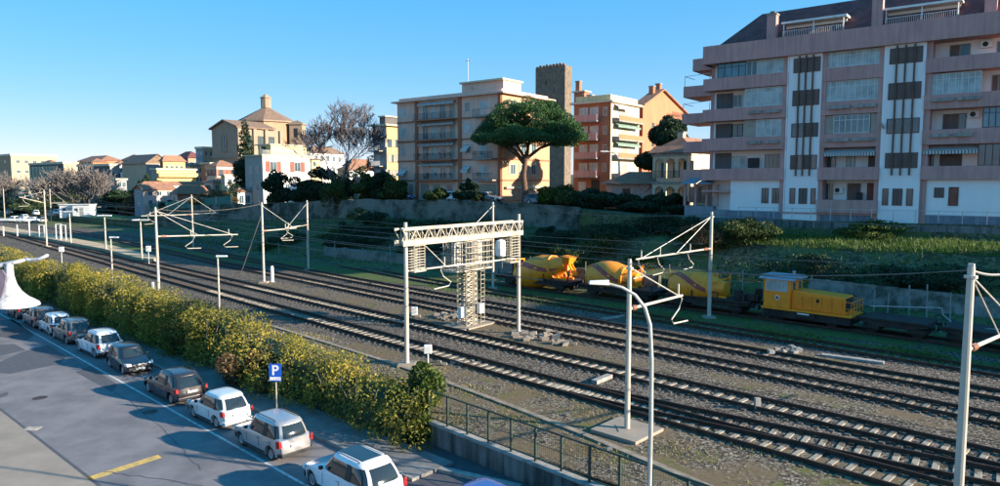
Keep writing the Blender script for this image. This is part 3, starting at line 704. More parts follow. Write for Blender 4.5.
# small lineside things
def box_on_post(px, yb, yt, w, label, z=0, hf=.4, name='lineside_box', lean=0):
    b = G(px, yb, z); top = V(px, yt, b.y).z; t = thing(name, label, 'equipment box', (b.x,b.y,z))
    h = top-z; MB().tube(b, b+Vector((0,0,h*(1-hf))), .04, n=8).build('post', M['white_metal'], t)
    MB().box(b.x-w/2,b.x+w/2,b.y-w*.35,b.y+w*.35,top-h*hf,top).build('box', M['white_metal'], t, .03)
box_on_post(428, 366, 345, .42, 'small white box on a thin post beside the nearest track, right of the gantry post')
box_on_post(149, 246+18, 246, .5, 'white square board on a post at the end of the platform', hf=.3, name='track_sign')
box_on_post(62, 263, 247, .5, 'white square board on a post just above the far hedge', hf=.3, name='track_sign')
box_on_post(414.5, 316, 307, .45, 'pale small cabinet standing between tracks left of the tower', hf=.92, name='lineside_cabinet')
box_on_post(153.5, 296, 282, .22, 'slim white cabinet beside the foot of the double cantilever mast', hf=.95, name='lineside_cabinet')
b = G(272.3, 282, 0); m = MB(); m.lathe([(.22,0),(.22,.05),(.17,.06),(.17,V(272,267,b.y).z-.08),(.1,V(272,266,b.y).z)], b, 14); tag(m.build('cable_pillar', M['white_metal']), 'short thick white cylinder standing right of a mast', 'pillar')
def slab(px, py, L, W, ang, label, name='concrete_slab', m='concrete', h=.14, z=.0):
    c = G(px, py, z); d = Vector((math.cos(ang), math.sin(ang), 0)); n = Vector((-d.y, d.x, 0))
    o = MB().hexa([c+d*a*L/2+n*b*W/2+Vector((0,0,.0)) for a,b in ((-1,-1),(1,-1),(1,1),(-1,1))],[c+d*a*L/2+n*b*W/2+Vector((0,0,h)) for a,b in ((-1,-1),(1,-1),(1,1),(-1,1))]).build(name, M[m], bevel=.02)
    tag(o, label, 'slab'); return o
slab(602, 381, 1.5, .35, R(50), 'white concrete slab lying between the tracks left of the near mast', h=.2)
slab(616, 318, 2.6, .3, R(35), 'long white concrete piece lying in the shade edge behind the near mast')
slab(852, 360, 3.2, .4, R(-35), 'pale bluish plank lying on the grass in front of the shunter')
slab(757, 410, .25, .2, 0, 'small upright white track marker between rails at the right', 'track_marker', h=.55)
# rubble heaps
def rubble(px, py, n, spread, label, m='pale_paving', s=.25):
    c = G(px, py, 0); b = MB()
    for i in range(n):
        p = c+Vector((rnd.gauss(0,spread), rnd.gauss(0,spread*.6), rnd.uniform(0,.08))); r = s*rnd.uniform(.4,1.2)
        vs = []
        for k in range(8): 
            vs.append(p+Vector(((1 if k&1 else -1)*r*rnd.uniform(.5,1), (1 if k&2 else -1)*r*rnd.uniform(.5,1), (1 if k&4 else 0)*r*rnd.uniform(.5,1.1))))
        b.hexa([vs[0],vs[1],vs[3],vs[2]],[vs[4],vs[5],vs[7],vs[6]])
    return tag(b.build('rubble', M[m]), label, 'rubble', kind='stuff')
rubble(446, 318, 26, .9, 'broken stones and pale debris left of the signal tower foot')
rubble(540, 338, 24, .9, 'pale debris scattered beside the right gantry post')
rubble(452, 363, 10, .5, 'small white and red debris beside the nearest track', 'concrete', .14)
rubble(791, 352, 10, .7, 'pale stones lying in front of the shunter siding', 'concrete', .2)
rubble(563, 345, 8, .5, 'brownish stones right of the gantry post', 'pale_paving', .25)
rubble(556, 428, 10, 2, 'loose stones in the gravel above the fence', 'paving', .1)

# ================================================================ LOW WALL, FENCE AND SUNKEN LANE, BOTTOM RIGHT
wa, wb_ = G(440,426,.3), G(600,489,.3); WD = (wb_-wa).normalized(); WN = Vector((-WD.y, WD.x, 0)); WN = WN if WN.y < 0 else -WN
FW = Face((wa.x, wa.y), WD, WN); LW = 16
m = MB(); m.fbox(FW, -.6, LW, -2.4, .22, -.3, 0.); wl_ = m.build('retaining_wall', M['dark_concrete'], bevel=.02)
tag(wl_, 'stained concrete retaining wall carrying the dark green railing, bottom right', 'wall')
m = MB(); m.fbox(FW, -.65, LW, .222, .31, -.38, .08); m.build('coping', M['concrete'], wl_, .01)
t = thing('metal_fence', 'dark green mesh panel railing on the low wall by the tracks', 'fence', FW.P(0,.31,-.15))
u = -.9; hF = 1.25
while u < LW-1.2:
    MB().fbox(FW, u-.035, u+.035, .31, .31+hF, -.18, -.11).build('post', M['green_metal'], t)
    m = MB(); m.bar(FW.P(u,.31+hF-.03,-.145), FW.P(u+1.2,.31+hF-.03,-.145), .05); m.bar(FW.P(u,.42,-.145), FW.P(u+1.2,.42,-.145), .04); m.bar(FW.P(u,.95,-.145), FW.P(u+1.2,.95,-.145), .016)
    for i in range(1, 13): m.bar(FW.P(u+i*.092,.42,-.145), FW.P(u+i*.092,.31+hF,-.145), .007)
    m.build('mesh_panel', M['green_metal'], t); u += 1.2
# fence behind the hedge end
# ---- street level in front of the wall: sidewalk kerb turning, sunken lane
sheet('lane', [FW.P(-1,0,0), FW.P(LW,0,0), FW.P(LW,0,4.2), FW.P(-1,0,4.0)], M['dark_asphalt'], ROADZ+.006)
m = MB(); a = G(402,462,ROADZ); b_ = G(520,489,ROADZ); m.bar(a+Vector((0,0,.05)), b_+Vector((0,0,.05)), .3, .14)
struct(m.build('kerb', M['concrete']))

# ================================================================ STREET LAMPS AND SIGNS
def street_lamp(px, Y, zb, pts, r, label, headpx=None, name='street_lamp', grp=None, head_len=.75):
    """pts: image points of the column and bracket from foot to tip, all in the plane of the lamp"""
    P = [V(px, 400, Y)]; P[0].z = zb
    for x, y in pts: P.append(V(x, y, Y))
    t = thing(name, label, 'street lamp', P[0], grp)
    rs = [r*1.2]+[r*(1-.45*i/len(pts)) for i in range(len(pts))]
    MB().ptube(P, rs, 12).build('column', M['galv'] if name == 'street_lamp' else M['pole'], t)
    e = P[-1]; d = (P[-1]-P[-2]); d.z *= .2; d.normalize()
    n = Vector((-d.y, d.x, 0)) if abs(d.x)+abs(d.y) > 0 else Vector((0,1,0)); L = head_len; W = L*.2
    h = MB().hexa([e+d*a*L+n*b*W+Vector((0,0,-.04)) for a,b in ((-.1,-.8),(1,-1),(1,1),(-.1,.8))], [e+d*a*L+n*b*W*.7+Vector((0,0,.1 if a<.5 else .05)) for a,b in ((-.1,-.8),(.95,-1),(.95,1),(-.1,.8))])
    h.build('lamp_head', M['white_metal'], t, .02)
street_lamp(650.5, 18.6, -.6, [(651,420),(651.5,360),(650,325),(645,308),(635,295),(622,287.5),(607,283.5)], .062, 'tall pale street lamp with a curved arm, nearest to the camera', head_len=.5)
for px, yt, yb, lab in ((113, 238, 288, 'short straight lamp post rising from the yellow hedge, left one'), (219.5, 257, 312, 'short straight lamp post rising from the hedge in front of the tracks, right one')):
    b = G(px, yb, 0); z = V(px, yt, b.y).z
    t = thing('lamp_post', lab, 'lamp post', (b.x,b.y,-.1), 'low lamp posts behind the hedge')
    MB().tube(b+Vector((0,0,-.1)), Vector((b.x,b.y,z)), .09, .06, 8).build('column', M['pole'], t)
    MB().hexa([(b.x-.1,b.y-.12,z-.02),(b.x+.75,b.y-.16,z+.02),(b.x+.75,b.y+.16,z+.02),(b.x-.1,b.y+.12,z-.02)], [(b.x-.1,b.y-.1,z+.14),(b.x+.7,b.y-.12,z+.12),(b.x+.7,b.y+.12,z+.12),(b.x-.1,b.y+.1,z+.14)]).build('lamp_head', M['white_metal'], t, .02)
for px, yt, yb, lab in ((71, 212, 243, 'leftmost twin headed platform lamp'), (106, 216, 249, 'middle twin headed platform lamp'), (142, 220.5, 259, 'twin headed platform lamp at the near end of the platform')):
    b = G(px, yb, .45); z = V(px, yt, b.y).z; t = thing('platform_lamp', lab, 'lamp post', b, 'twin lamps along the platform')
    MB().tube(b, Vector((b.x,b.y,z)), .13, .09, 8).build('column', M['pole'], t)
    for s in (-1, 1): MB().hexa([(b.x+s*.1,b.y-.15,z),(b.x+s*1.,b.y-.18,z),(b.x+s*1.,b.y+.18,z),(b.x+s*.1,b.y+.15,z)][::s], [(b.x+s*.1,b.y-.15,z+.18),(b.x+s*1.,b.y-.12,z+.14),(b.x+s*1.,b.y+.12,z+.14),(b.x+s*.1,b.y+.15,z+.18)][::s]).build('lamp_head', M['white_metal'], t)
# platform shelter frames
for px, yb, yt, lab in ((59, 239, 224, 'far left of two white square hoops on the platform'), (63.5, 240, 225, 'right one of two white square hoops on the platform'), (42, 237, 225, 'thin white hoop on the platform in front of the far mast')):
    b = G(px, yb, .45); z = V(px, yt, b.y).z; m = MB(); wd = .45
    m.bar((b.x-wd,b.y,.45),(b.x-wd,b.y,z),.12); m.bar((b.x+wd,b.y,.45),(b.x+wd,b.y,z),.12); m.bar((b.x-wd-.06,b.y,z),(b.x+wd+.06,b.y,z),.12)
    tag(m.build('white_hoop', M['white_metal']), lab, 'hoop')
b = G(12, 236, .45); t = thing('platform_shelter', 'low flat roofed shelter at the far left end of the platform', 'shelter', b)
MB().box(b.x-5,b.x+3.5,b.y-1,b.y+1.4,3.3,3.55).build('roof', M['white_metal'], t)
for dx in (-4.5,-1.5,1,3.2): MB().bar((b.x+dx,b.y,.45),(b.x+dx,b.y,3.3),.14).build('post', M['white_metal'], t)

# parking sign: blue plate with a white P
b = G(277, 419, ROADZ+.1); zt = V(277, 364, b.y).z
t = thing('parking_sign', 'blue square parking sign with a white letter P on a thin post by the hedge', 'sign', (b.x,b.y,ROADZ+.1))
MB().tube(b, Vector((b.x,b.y,zt)), .03, n=8).build('post', M['galv'], t)
w_ = .27; zs = V(277,381,b.y).z; y0 = b.y-.06
pl = MB().box(b.x-w_,b.x+w_,y0-.02,y0,zs,zt+.02).build('panel', mat('sign_blue', (.01,.09,.5), .4, var=.05), t)
def text(s, size, loc, rot, m, parent, name='lettering', ext=.004):
    c = bpy.data.curves.new(name, 'FONT'); c.body = s; c.size = size; c.align_x = 'CENTER'; c.align_y = 'CENTER'; c.extrude = ext; c.offset = size*.02
    o = bpy.data.objects.new(name, c); COL.objects.link(o)
    dg = bpy.context.evaluated_depsgraph_get(); me = bpy.data.meshes.new_from_object(o.evaluated_get(dg)); bpy.data.objects.remove(o); me.name = name
    me.materials.clear(); me.materials.append(m); o = bpy.data.objects.new(name, me); COL.objects.link(o)
    o.parent = parent; o.location = Vector(loc)-wloc(parent); o.rotation_euler = rot; return o
hS = zt-zs
text('P', .62, (b.x, y0-.028, zs+hS*.63), (R(90),0,0), M['white_metal'], pl)
MB().box(b.x-w_*.9,b.x+w_*.9,y0-.026,y0-.0205,zs+.05,zs+.2).build('white_strip', M['white_metal'], pl)
# ================================================================ CARS
def make_car(kind, paintm, sunroof=False):
    """x forward, y left; built at the origin"""
    L, W, H = dict(hatch=(3.95,1.68,1.5), mini=(3.8,1.66,1.5), suv=(4.4,1.82,1.64), mpv=(4.0,1.72,1.6), wagon=(4.6,1.8,1.5))[kind]
    t = thing('parked_car', '', 'car')
    hl = L/2; wr = .31 if kind != 'suv' else .34; xf, xr = hl-.78, -hl+.72
    belt = H*.6; hood = {'hatch':.9,'mini':.85,'suv':1.1,'mpv':.95,'wagon':1.1}[kind]
    def arch(cx, n=8): return [(cx+(wr+.06)*math.cos(a), wr+(wr+.06)*math.sin(a)) for a in [math.pi*i/n for i in range(n+1)]]
    side = [(hl-.03,.25),(hl,.5),(hl-.06,.68),(hl-.25,belt-.17),(hl-hood,belt-.02),(hl-hood-.25,belt+.03),(-hl+.25,belt+.06),(-hl+.06,belt-.02),(-hl+.02,.62),(-hl,.5),(-hl+.04,.27)]
    bot = [(xr-(wr+.06),.24)]+[(x,z) for x,z in arch(xr)[::-1] if z > .22]+[(xr+(wr+.06),.2),(xf-(wr+.06),.2)]+[(x,z) for x,z in arch(xf)[::-1] if z > .22]+[(xf+(wr+.06),.24)]
    poly = side+bot
    def yw(x, z):                                      # half width by plan and by height
        f = W/2; e = abs(x)/hl; f *= 1-.16*max(0, (e-.62)/.38)**2*1.3
        if z > belt-.12: f *= .955
        elif z < .4: f *= .965
        return f
    b = MB(); n = len(poly); ys = [-1,-.965,-.87,-.5,0,.5,.87,.965,1]
    dz = {1:.085,.965:.035,.87:.012,.5:.0,0:-.012}; dx = {1:.11,.965:.045,.87:.015,.5:.004,0:0}
    vs = []
    for s in ys:
        for x, z in poly:
            q = abs(s); e = max(0, min(1, (abs(x)-hl+.45)/.45)); tp_ = 1 if z > belt-.2 else 0
            vs.append((x-dx[q]*e*(1 if x > 0 else -1), yw(x,z)*s, z-dz[q]*tp_))
    k9 = len(ys)-1
    fs = [tuple(range(n)), tuple(range(k9*n,(k9+1)*n))[::-1]]
    for k in range(k9):
        for i in range(n): j = (i+1) % n; fs.append((k*n+j, k*n+i, (k+1)*n+i, (k+1)*n+j))
    b.add(vs, fs); body = b.build('body', paintm, t, .02, smooth=True); body.data.set_sharp_from_angle(angle=R(50))
    rx0, rx1 = {'hatch':(.42,-hl+.55),'mini':(.25,-hl+.55),'suv':(.35,-hl+.6),'mpv':(.5,-hl+.42),'wagon':(.3,-hl+.7)}[kind]
    bx0, bx1 = hl-hood-.15, -hl+.12
    wb_, wt = W/2*.93, W/2*.74
    zb = belt-.01; NR = 40
    def ring(f, z, grow=0., sq=5.):
        g = f**1.25
        x0 = bx0+(rx0-bx0)*f; x1 = bx1+(rx1-bx1)*(.35*f+.65*f**2.2); ww = wb_+(wt-wb_)*(.75*f+.25*f*f)+grow
        c, a = (x0+x1)/2, (x0-x1)/2+grow; out = []
        for i in range(NR):
            th = 2*math.pi*i/NR; cs, sn = math.cos(th), math.sin(th)
            out.append((c+a*math.copysign(abs(cs)**(2/sq), cs), ww*math.copysign(abs(sn)**(2/(sq*.8)), sn), z))
        return out
    def stack(rings, cap=True):
        m = MB(); vs = [p for r in rings for p in r]; fs = []
        for i in range(len(rings)-1):
            for j in range(NR): a, b2 = i*NR+j, i*NR+(j+1) % NR; fs.append((a,b2,b2+NR,a+NR))
        fs.append(tuple(range((len(rings)-1)*NR, len(rings)*NR))); fs.append(tuple(range(NR))[::-1])
        return m.add(vs, fs)
    hz = H-belt; ZF = lambda f: zb+hz*.9*f
    g = stack([ring(f, ZF(f)) for f in (0,.2,.4,.6,.8,.92)]).build('window_glass', M['carglass'], t, smooth=True); g.data.set_sharp_from_angle(angle=R(60))
    def shrink(r, k, z): 
        c = sum(p[0] for p in r)/NR; return [(c+(p[0]-c)*k, p[1]*k, z) for p in r]
    r1 = ring(.93, ZF(.93), .012); r0 = ring(.87, ZF(.87), .012)
    rf = stack([r0, r1, shrink(ring(1,0), .97, H-.035), shrink(ring(1,0), .86, H-.008), shrink(ring(1,0), .6, H+.008), shrink(ring(1,0), .25, H+.015)]).build('roof', paintm, t, smooth=True)
    def pil(ang, wd, pm=None):
        m = MB(); vs = []; fs = []; nS = 5; idx = [ang-wd, ang-wd/2, ang, ang+wd/2, ang+wd]
        for f in (0,.2,.45,.7,.9):
            x0 = None; row = []
            for a_ in idx:
                # point of the ring at parameter a_
                th_ = R(a_); g_ = ring(f, ZF(f), .014); k = (th_/(2*math.pi)*NR) % NR; i0 = int(k); fr = k-i0
                p, q = g_[i0], g_[(i0+1) % NR]; row.append(tuple(p[c_]+(q[c_]-p[c_])*fr for c_ in range(3)))
            vs += row
        for i in range(4):
            for j in range(nS-1): a = i*nS+j; fs.append((a,a+1,a+nS+1,a+nS))
        m.add(vs, fs); o = m.build('pillar', pm or paintm, t, smooth=True); return o
    for s in (1, -1):
        pil(s*36, 5); pil(s*(94 if kind != 'mini' else 100), 2.2, M['plastic'])
        if kind != 'mini': pil(s*121, 2.6, M['plastic'] if kind != 'hatch' else None)
        pil(s*(147), 7 if kind != 'wagon' else 6)
    if kind in ('mpv','suv','wagon'):
        for s in (-1,1): MB().ptube([(rx0-.3,s*wt*.84,H-.01),(rx0-.4,s*wt*.84,H+.05),(rx1+.4,s*wt*.84,H+.04),(rx1+.3,s*wt*.84,H-.02)],.018,6).build('roof_rail', M['plastic'], rf)
    if sunroof: MB().box(rx1+.35, rx0-.1, -wt*.62, wt*.62, H-.02, H+.022).build('sunroof', M['carglass'], rf, .02)
    for (x, s) in ((xf,1),(xf,-1),(xr,1),(xr,-1)):
        rot = Matrix.Rotation(R(90), 3, 'X'); y = s*(W/2-.2)
        wh = MB().lathe([(wr*.55,-.1),(wr*.93,-.11),(wr,-.07),(wr,.07),(wr*.93,.11),(wr*.55,.1)], (x,y,wr), 20, rot).build('wheel', M['tyre'], t)
        rm = MB(); yo = y+s*.1; rm.lathe([(wr*.62,-.02),(wr*.62,.02),(wr*.56,.012),(.06,.025),(.03,.03)] if s < 0 else [(.03,-.03),(.06,-.025),(wr*.56,-.012),(wr*.62,-.02),(wr*.62,.02)], (x,yo,wr), 20, rot)
        rm.build('rim', M['rim'], wh)
    for s in (-1, 1):
        y = s*W/2
        MB().hexa([(-hl+.02,y*.9,.68),(-hl+.02,y*.76,.7),(-hl+.2,y*.95,.66),(-hl+.2,y*.97,.66)][::s],[(-hl+.05,y*.9,belt+.0),(-hl+.04,y*.78,belt-.02),(-hl+.22,y*.93,belt+.0),(-hl+.25,y*.965,belt+.0)][::s]).build('tail_light', M['redlamp'], t, .01)
        MB().hexa([(hl-.02,y*.88,.6),(hl+.0,y*.55,.6),(hl-.3,y*.93,.62),(hl-.3,y*.98,.62)][::-s],[(hl-.1,y*.88,.75),(hl-.08,y*.58,.73),(hl-.32,y*.9,.76),(hl-.34,y*.955,.76)][::-s]).build('headlight', M['clearlamp'], t, .01)
        MB().hexa([(bx0-.28,y*.97,belt+.0),(bx0-.4,y*.97,belt+.0),(bx0-.42,y*1.13,belt+.02),(bx0-.28,y*1.13,belt+.02)][::s],[(bx0-.3,y*.97,belt+.14),(bx0-.42,y*.97,belt+.14),(bx0-.43,y*1.14,belt+.15),(bx0-.3,y*1.14,belt+.15)][::s]).build('mirror', M['plastic'], t, .02)
    for s in (-1,1): MB().box(xr+.4,xf-.42,min(s*W*.484,s*W*.497),max(s*W*.484,s*W*.497),.22,.33).build('side_skirt', M['plastic'], t, .01)
    for s in (-1,1):
        for xs in ((.62,-.42,-1.3) if kind != 'mini' else (.6,-.6)):
            yb0 = s*(W/2*.965+.004); sm = MB(); sm.bar((xs,s*(W/2+.001),.42),(xs-.03,s*(W/2+.001),belt-.14),.012,.008); sm.build('door_seam', M['plastic'], t)
        for xs in ((-.3,-1.18) if kind != 'mini' else (-.45,)): MB().box(xs-.09,xs+.09,min(s*W/2,s*(W/2+.025)),max(s*W/2,s*(W/2+.025)),belt-.2,belt-.165).build('door_handle', paintm, t)
    MB().hexa([(-hl-.02,-W*.4,.26),(-hl-.02,W*.4,.26),(-hl+.2,W*.46,.26),(-hl+.2,-W*.46,.26)][::-1],[(-hl-.025,-W*.4,.42),(-hl-.025,W*.4,.42),(-hl+.2,W*.47,.42),(-hl+.2,-W*.47,.42)][::-1]).build('rear_bumper', M['plastic'] if kind in ('suv','mpv') else paintm, t, .02)
    MB().hexa([(hl+.02,-W*.38,.26),(hl+.02,W*.38,.26),(hl-.2,W*.45,.26),(hl-.2,-W*.45,.26)],[(hl+.02,-W*.38,.47),(hl+.02,W*.38,.47),(hl-.2,W*.46,.47),(hl-.2,-W*.46,.47)]).build('front_bumper', M['plastic'], t, .02)
    MB().box(-hl-.035,-hl+.02,-.26,.26,.62,.73).build('licence_plate', M['plate'], t)
    MB().box(hl-.05,hl+.03,-.26,.26,.36,.47).build('licence_plate', M['plate'], t)
    m = MB(); 0 and m.hexa([(bx1-.035,-wb_*.8,zb+.08),(bx1-.035,wb_*.8,zb+.08),(bx1-.0,wb_*.8,zb+.08),(bx1-.0,-wb_*.8,zb+.08)][::-1],[(rx1-.07,-wt*.82,ztp-.06),(rx1-.07,wt*.82,ztp-.06),(rx1-.02,wt*.82,ztp-.06),(rx1-.02,-wt*.82,ztp-.06)][::-1]); 
    t.scale = (.93,.93,.93)
    return t
def place(t, px, label, away=True, off=-4.15, grp='cars parked along the hedge', z=ROADZ):
    s = hs(px-4-px*.012, off); p = HP(s, off, z); t.location = p
    a = math.atan2(HD.y, HD.x)+(0 if away else math.pi)+rnd.gauss(0,.015); t.rotation_euler = (0,0,a); t['label'] = label; t['group'] = grp; return t
place(make_car('suv', M['p_white'], True), 356, 'white car with a dark sunroof, nearest to the camera and cut by the bottom edge', off=-5.15)
place(make_car('mpv', M['p_silver']), 273, 'silver grey tall family car with roof rails, parked beside the blue sign', off=-4.95)
place(make_car('mini', M['p_ice']), 219, 'small ice white hatchback with a dark rear window, in front of the silver car', off=-4.8)
place(make_car('wagon', M['p_dark']), 173.5, 'dark brownish grey car with red rear lights, ahead of the small white hatchback', off=-4.65)
place(make_car('hatch', M['p_black']), 128, 'black hatchback facing the camera with its headlights showing', away=False, off=-4.35)
place(make_car('suv', M['p_white']), 98.5, 'white car with dark rear window parked behind the black one that faces the camera')
place(make_car('suv', M['p_greyg']), 71, 'dark grey car with a shiny roof between two white cars')
place(make_car('hatch', M['p_white']), 54, 'white hatchback with a red rear light, farther of the two white cars up the row')
place(make_car('wagon', M['p_grey']), 38.5, 'grey estate car second from the far end of the row')
place(make_car('suv', M['p_dark']), 21, 'dark car at the far end of the row beside the white wrapped structure')
# the sunroof and rear washed lamp band of the first one
bc = make_car('hatch', M['p_blue']); p = G(500, 515, 0); p.z = ROADZ-.1; bc.location = p; bc.rotation_euler = (0,0,math.atan2(WD.y, WD.x)); bc['label'] = 'blue car of which only the roof shows below the fence wall'
FWp = FW.P(0,0,0)
# ---- cars in the distance
def simple_car(P, ang, paintm, label, grp, kind='hatch'):
    t = make_car(kind, paintm); t.location = P; t.rotation_euler = (0,0,ang); t['label'] = label; t['group'] = grp; return t
af = math.atan2(DF.y, DF.x)
for px, q, kind, pm, lab in ((404,-4,'hatch','p_blue','blue car parked at the left end above the stone wall'), (452,-3.5,'hatch','p_white','white car parked in front of the balconied block'),
                        (488,-3.5,'wagon','p_silver','silver car parked just left of the pine trunk'), (538,-3.,'hatch','p_grey','grey car parked just right of the pine trunk'), (548,-5.5,'suv','p_silver','pale car half hidden behind the grey one right of the pine')):
    u = FB.u(px, q); simple_car(FB.P(u, top_h(u)+.02, q), af+(0 if px < 500 else .5), M[pm], lab, 'cars above the stone wall', kind)
for i, (px, py, k, pm) in enumerate(((16,222,'suv','p_white'),(24,219.5,'hatch','p_white'),(30,222.5,'wagon','p_white'),(36,217.5,'mpv','p_ice'),(36.5,212,'suv','p_white'),(44,222.5,'hatch','p_silver'),(52,220,'hatch','p_grey'),(58,217,'hatch','p_white'),(10,217.5,'hatch','p_dark'))):
    simple_car(GT(px, py), R(100+i*40 % 90), M[pm], ['white van like car at the left of the far station car park','white car behind the first ones of the far car park','long white car at the front of the far car park','pale tall car in the middle of the far car park','white tall car at the back of the far car park','silver car at the front right of the far car park','grey car right of the mast in the far car park','rightmost white car of the far car park','dark car at the left edge of the far car park'][i], 'cars in the station car park', k)

# ================================================================ WHITE WRAPPED STRUCTURE AT THE LEFT EDGE
Yw = 50.
t = thing('wrapped_canopy', 'white wrapped funnel shaped structure with thin curved arms at the left edge', 'canopy', V(8, 305, Yw))
L_ = [(-26,262),(-14,285),(-8,300),(-2,307)]; 
prof = [(263,5,13),(268,5,13),(276,5.5,13.5),(284,5,16),(291,3,20.5),(297,0,27),(302,-3,35),(306,-6,38)]
vs = []; fs = []; nn_ = 14
for y, x0, x1 in prof:
    c = V((x0+x1)/2, y, Yw); r = (V(x1,y,Yw)-V(x0,y,Yw)).length/2
    for j in range(nn_): a = 2*math.pi*j/nn_; rr = r*(1+.07*math.sin(3*a+y)); vs.append(c+Vector((rr*math.cos(a), rr*math.sin(a)*.9, 0)))
for i in range(len(prof)-1):
    for j in range(nn_): a, b_ = i*nn_+j, i*nn_+(j+1) % nn_; fs.append((a,b_,b_+nn_,a+nn_))
M['sheet'] = mat('white_plastic_sheet', (.6,.61,.63), .4, c2=(.27,.28,.31), mixs=(.35,.55), scale=2.2, bump=1., bscale=3.)
MB().add(vs, fs).build('funnel', M['sheet'], t, smooth=True)
MB().ptube([V(-40,278,Yw),V(-20,270,Yw),V(0,265.5,Yw),(V(14,262.5,Yw)),V(27,259.5,Yw)], [.16,.18,.19,.15,.1], 8).build('arm', M['sheet'], t, smooth=True)
MB().ptube([V(25,258,Yw),V(29,260.5,Yw),V(40,259,Yw),V(48,255,Yw)], [.09,.13,.13,.1], 8).build('arm', M['sheet'], t, smooth=True)
vs = [V(-30,270,Yw-2.6),V(2,270,Yw-2.6),V(5.5,276,Yw-2.6),V(4.5,286,Yw-2.6),V(1,297,Yw-2.6),V(-6,303,Yw-2.6),V(-30,303,Yw-2.6)]
MB().prism(vs, (0,.12,0)).build('side_sheet', mat('mauve_sheet', (.17,.14,.19), .7), t)
# ================================================================ WAGONS, MIXER DRUMS AND SHUNTER ON THE FAR SIDING
Q6 = T[6]
def on6(px):                                           # point and direction of the siding at an image column
    k = rx(px)
    for a, b in zip(Q6, Q6[1:]):
        fa, fb = a.x-k*a.y, b.x-k*b.y
        if fa == 0 or fa*fb < 0:
            f = fa/(fa-fb); p = a+(b-a)*f; d = (b-a).normalized(); d = d if d.x > 0 else -d; return p, d
def wheelset(x, parent, r=.42):
    for s in (-1, 1):
        rot = Matrix.Rotation(R(90), 3, 'X')
        MB().lathe([(r,-.07),(r+.03,-.02),(r+.03,0),(r,.02),(r,.07),(r*.3,.09)] if s > 0 else [(r*.3,-.09),(r,-.07),(r,-.02),(r+.03,0),(r+.03,.02),(r,.07)], (x,s*.75,.2+r), 18, rot).build('wheel', M['dark_metal'], parent)
def rod(m, pts, r): m.ptube(pts, r, 6)
def wagon(px0, px1, label, stakes=True):
    (a, _), (b, _) = on6(px0), on6(px1); L = (b-a).length; c = (a+b)/2; d = (b-a).normalized(); ang = math.atan2(d.y, d.x)
    t = thing('flat_wagon', label, 'rail wagon', (0,0,0), 'flat wagons on the farthest siding')
    hl = L/2-.35
    m = MB(); m.box(-hl,hl,-1.3,1.3,1.12,1.24); m.build('deck', M['dark_metal'], t, .02)
    m = MB()
    for s in (-1,1): m.prism([(-hl,s*1.1,1.12),(-hl,s*1.1,.95),(-hl*.5,s*1.1,.72),(hl*.5,s*1.1,.72),(hl,s*1.1,.95),(hl,s*1.1,1.12)], (0,s*.08,0))
    for x in np.linspace(-hl, hl, 7): m.box(x-.05,x+.05,-1.1,1.1,.95,1.12)
    m.build('underframe', M['dark_metal'], t)
    for x in (-hl*.68, hl*.68):
        MB().box(x-.5,x+.5,-1.12,1.12,.5,.78).build('axle_guard', M['dark_metal'], t, .03); wheelset(x, t)
    for s in (-1,1):
        for y in (-.85,.85):
            rot = Matrix.Rotation(R(90), 3, 'Y'); MB().lathe([(.09,0),(.09,.25),(.2,.27),(.2,.32)], (s*hl,y,1.0), 12, rot if s > 0 else Matrix.Rotation(R(-90),3,'Y')).build('buffer', M['dark_metal'], t)
    if stakes:
        for x in np.linspace(-hl+.3, hl-.3, 4):
            for s in (-1,1): MB().box(x-.04,x+.04,s*1.3-.04,s*1.3+.04,1.0,1.75).build('stake', M['rail'], t)
    t.location = c; t.rotation_euler = (0,0,ang); return t, c, ang, L
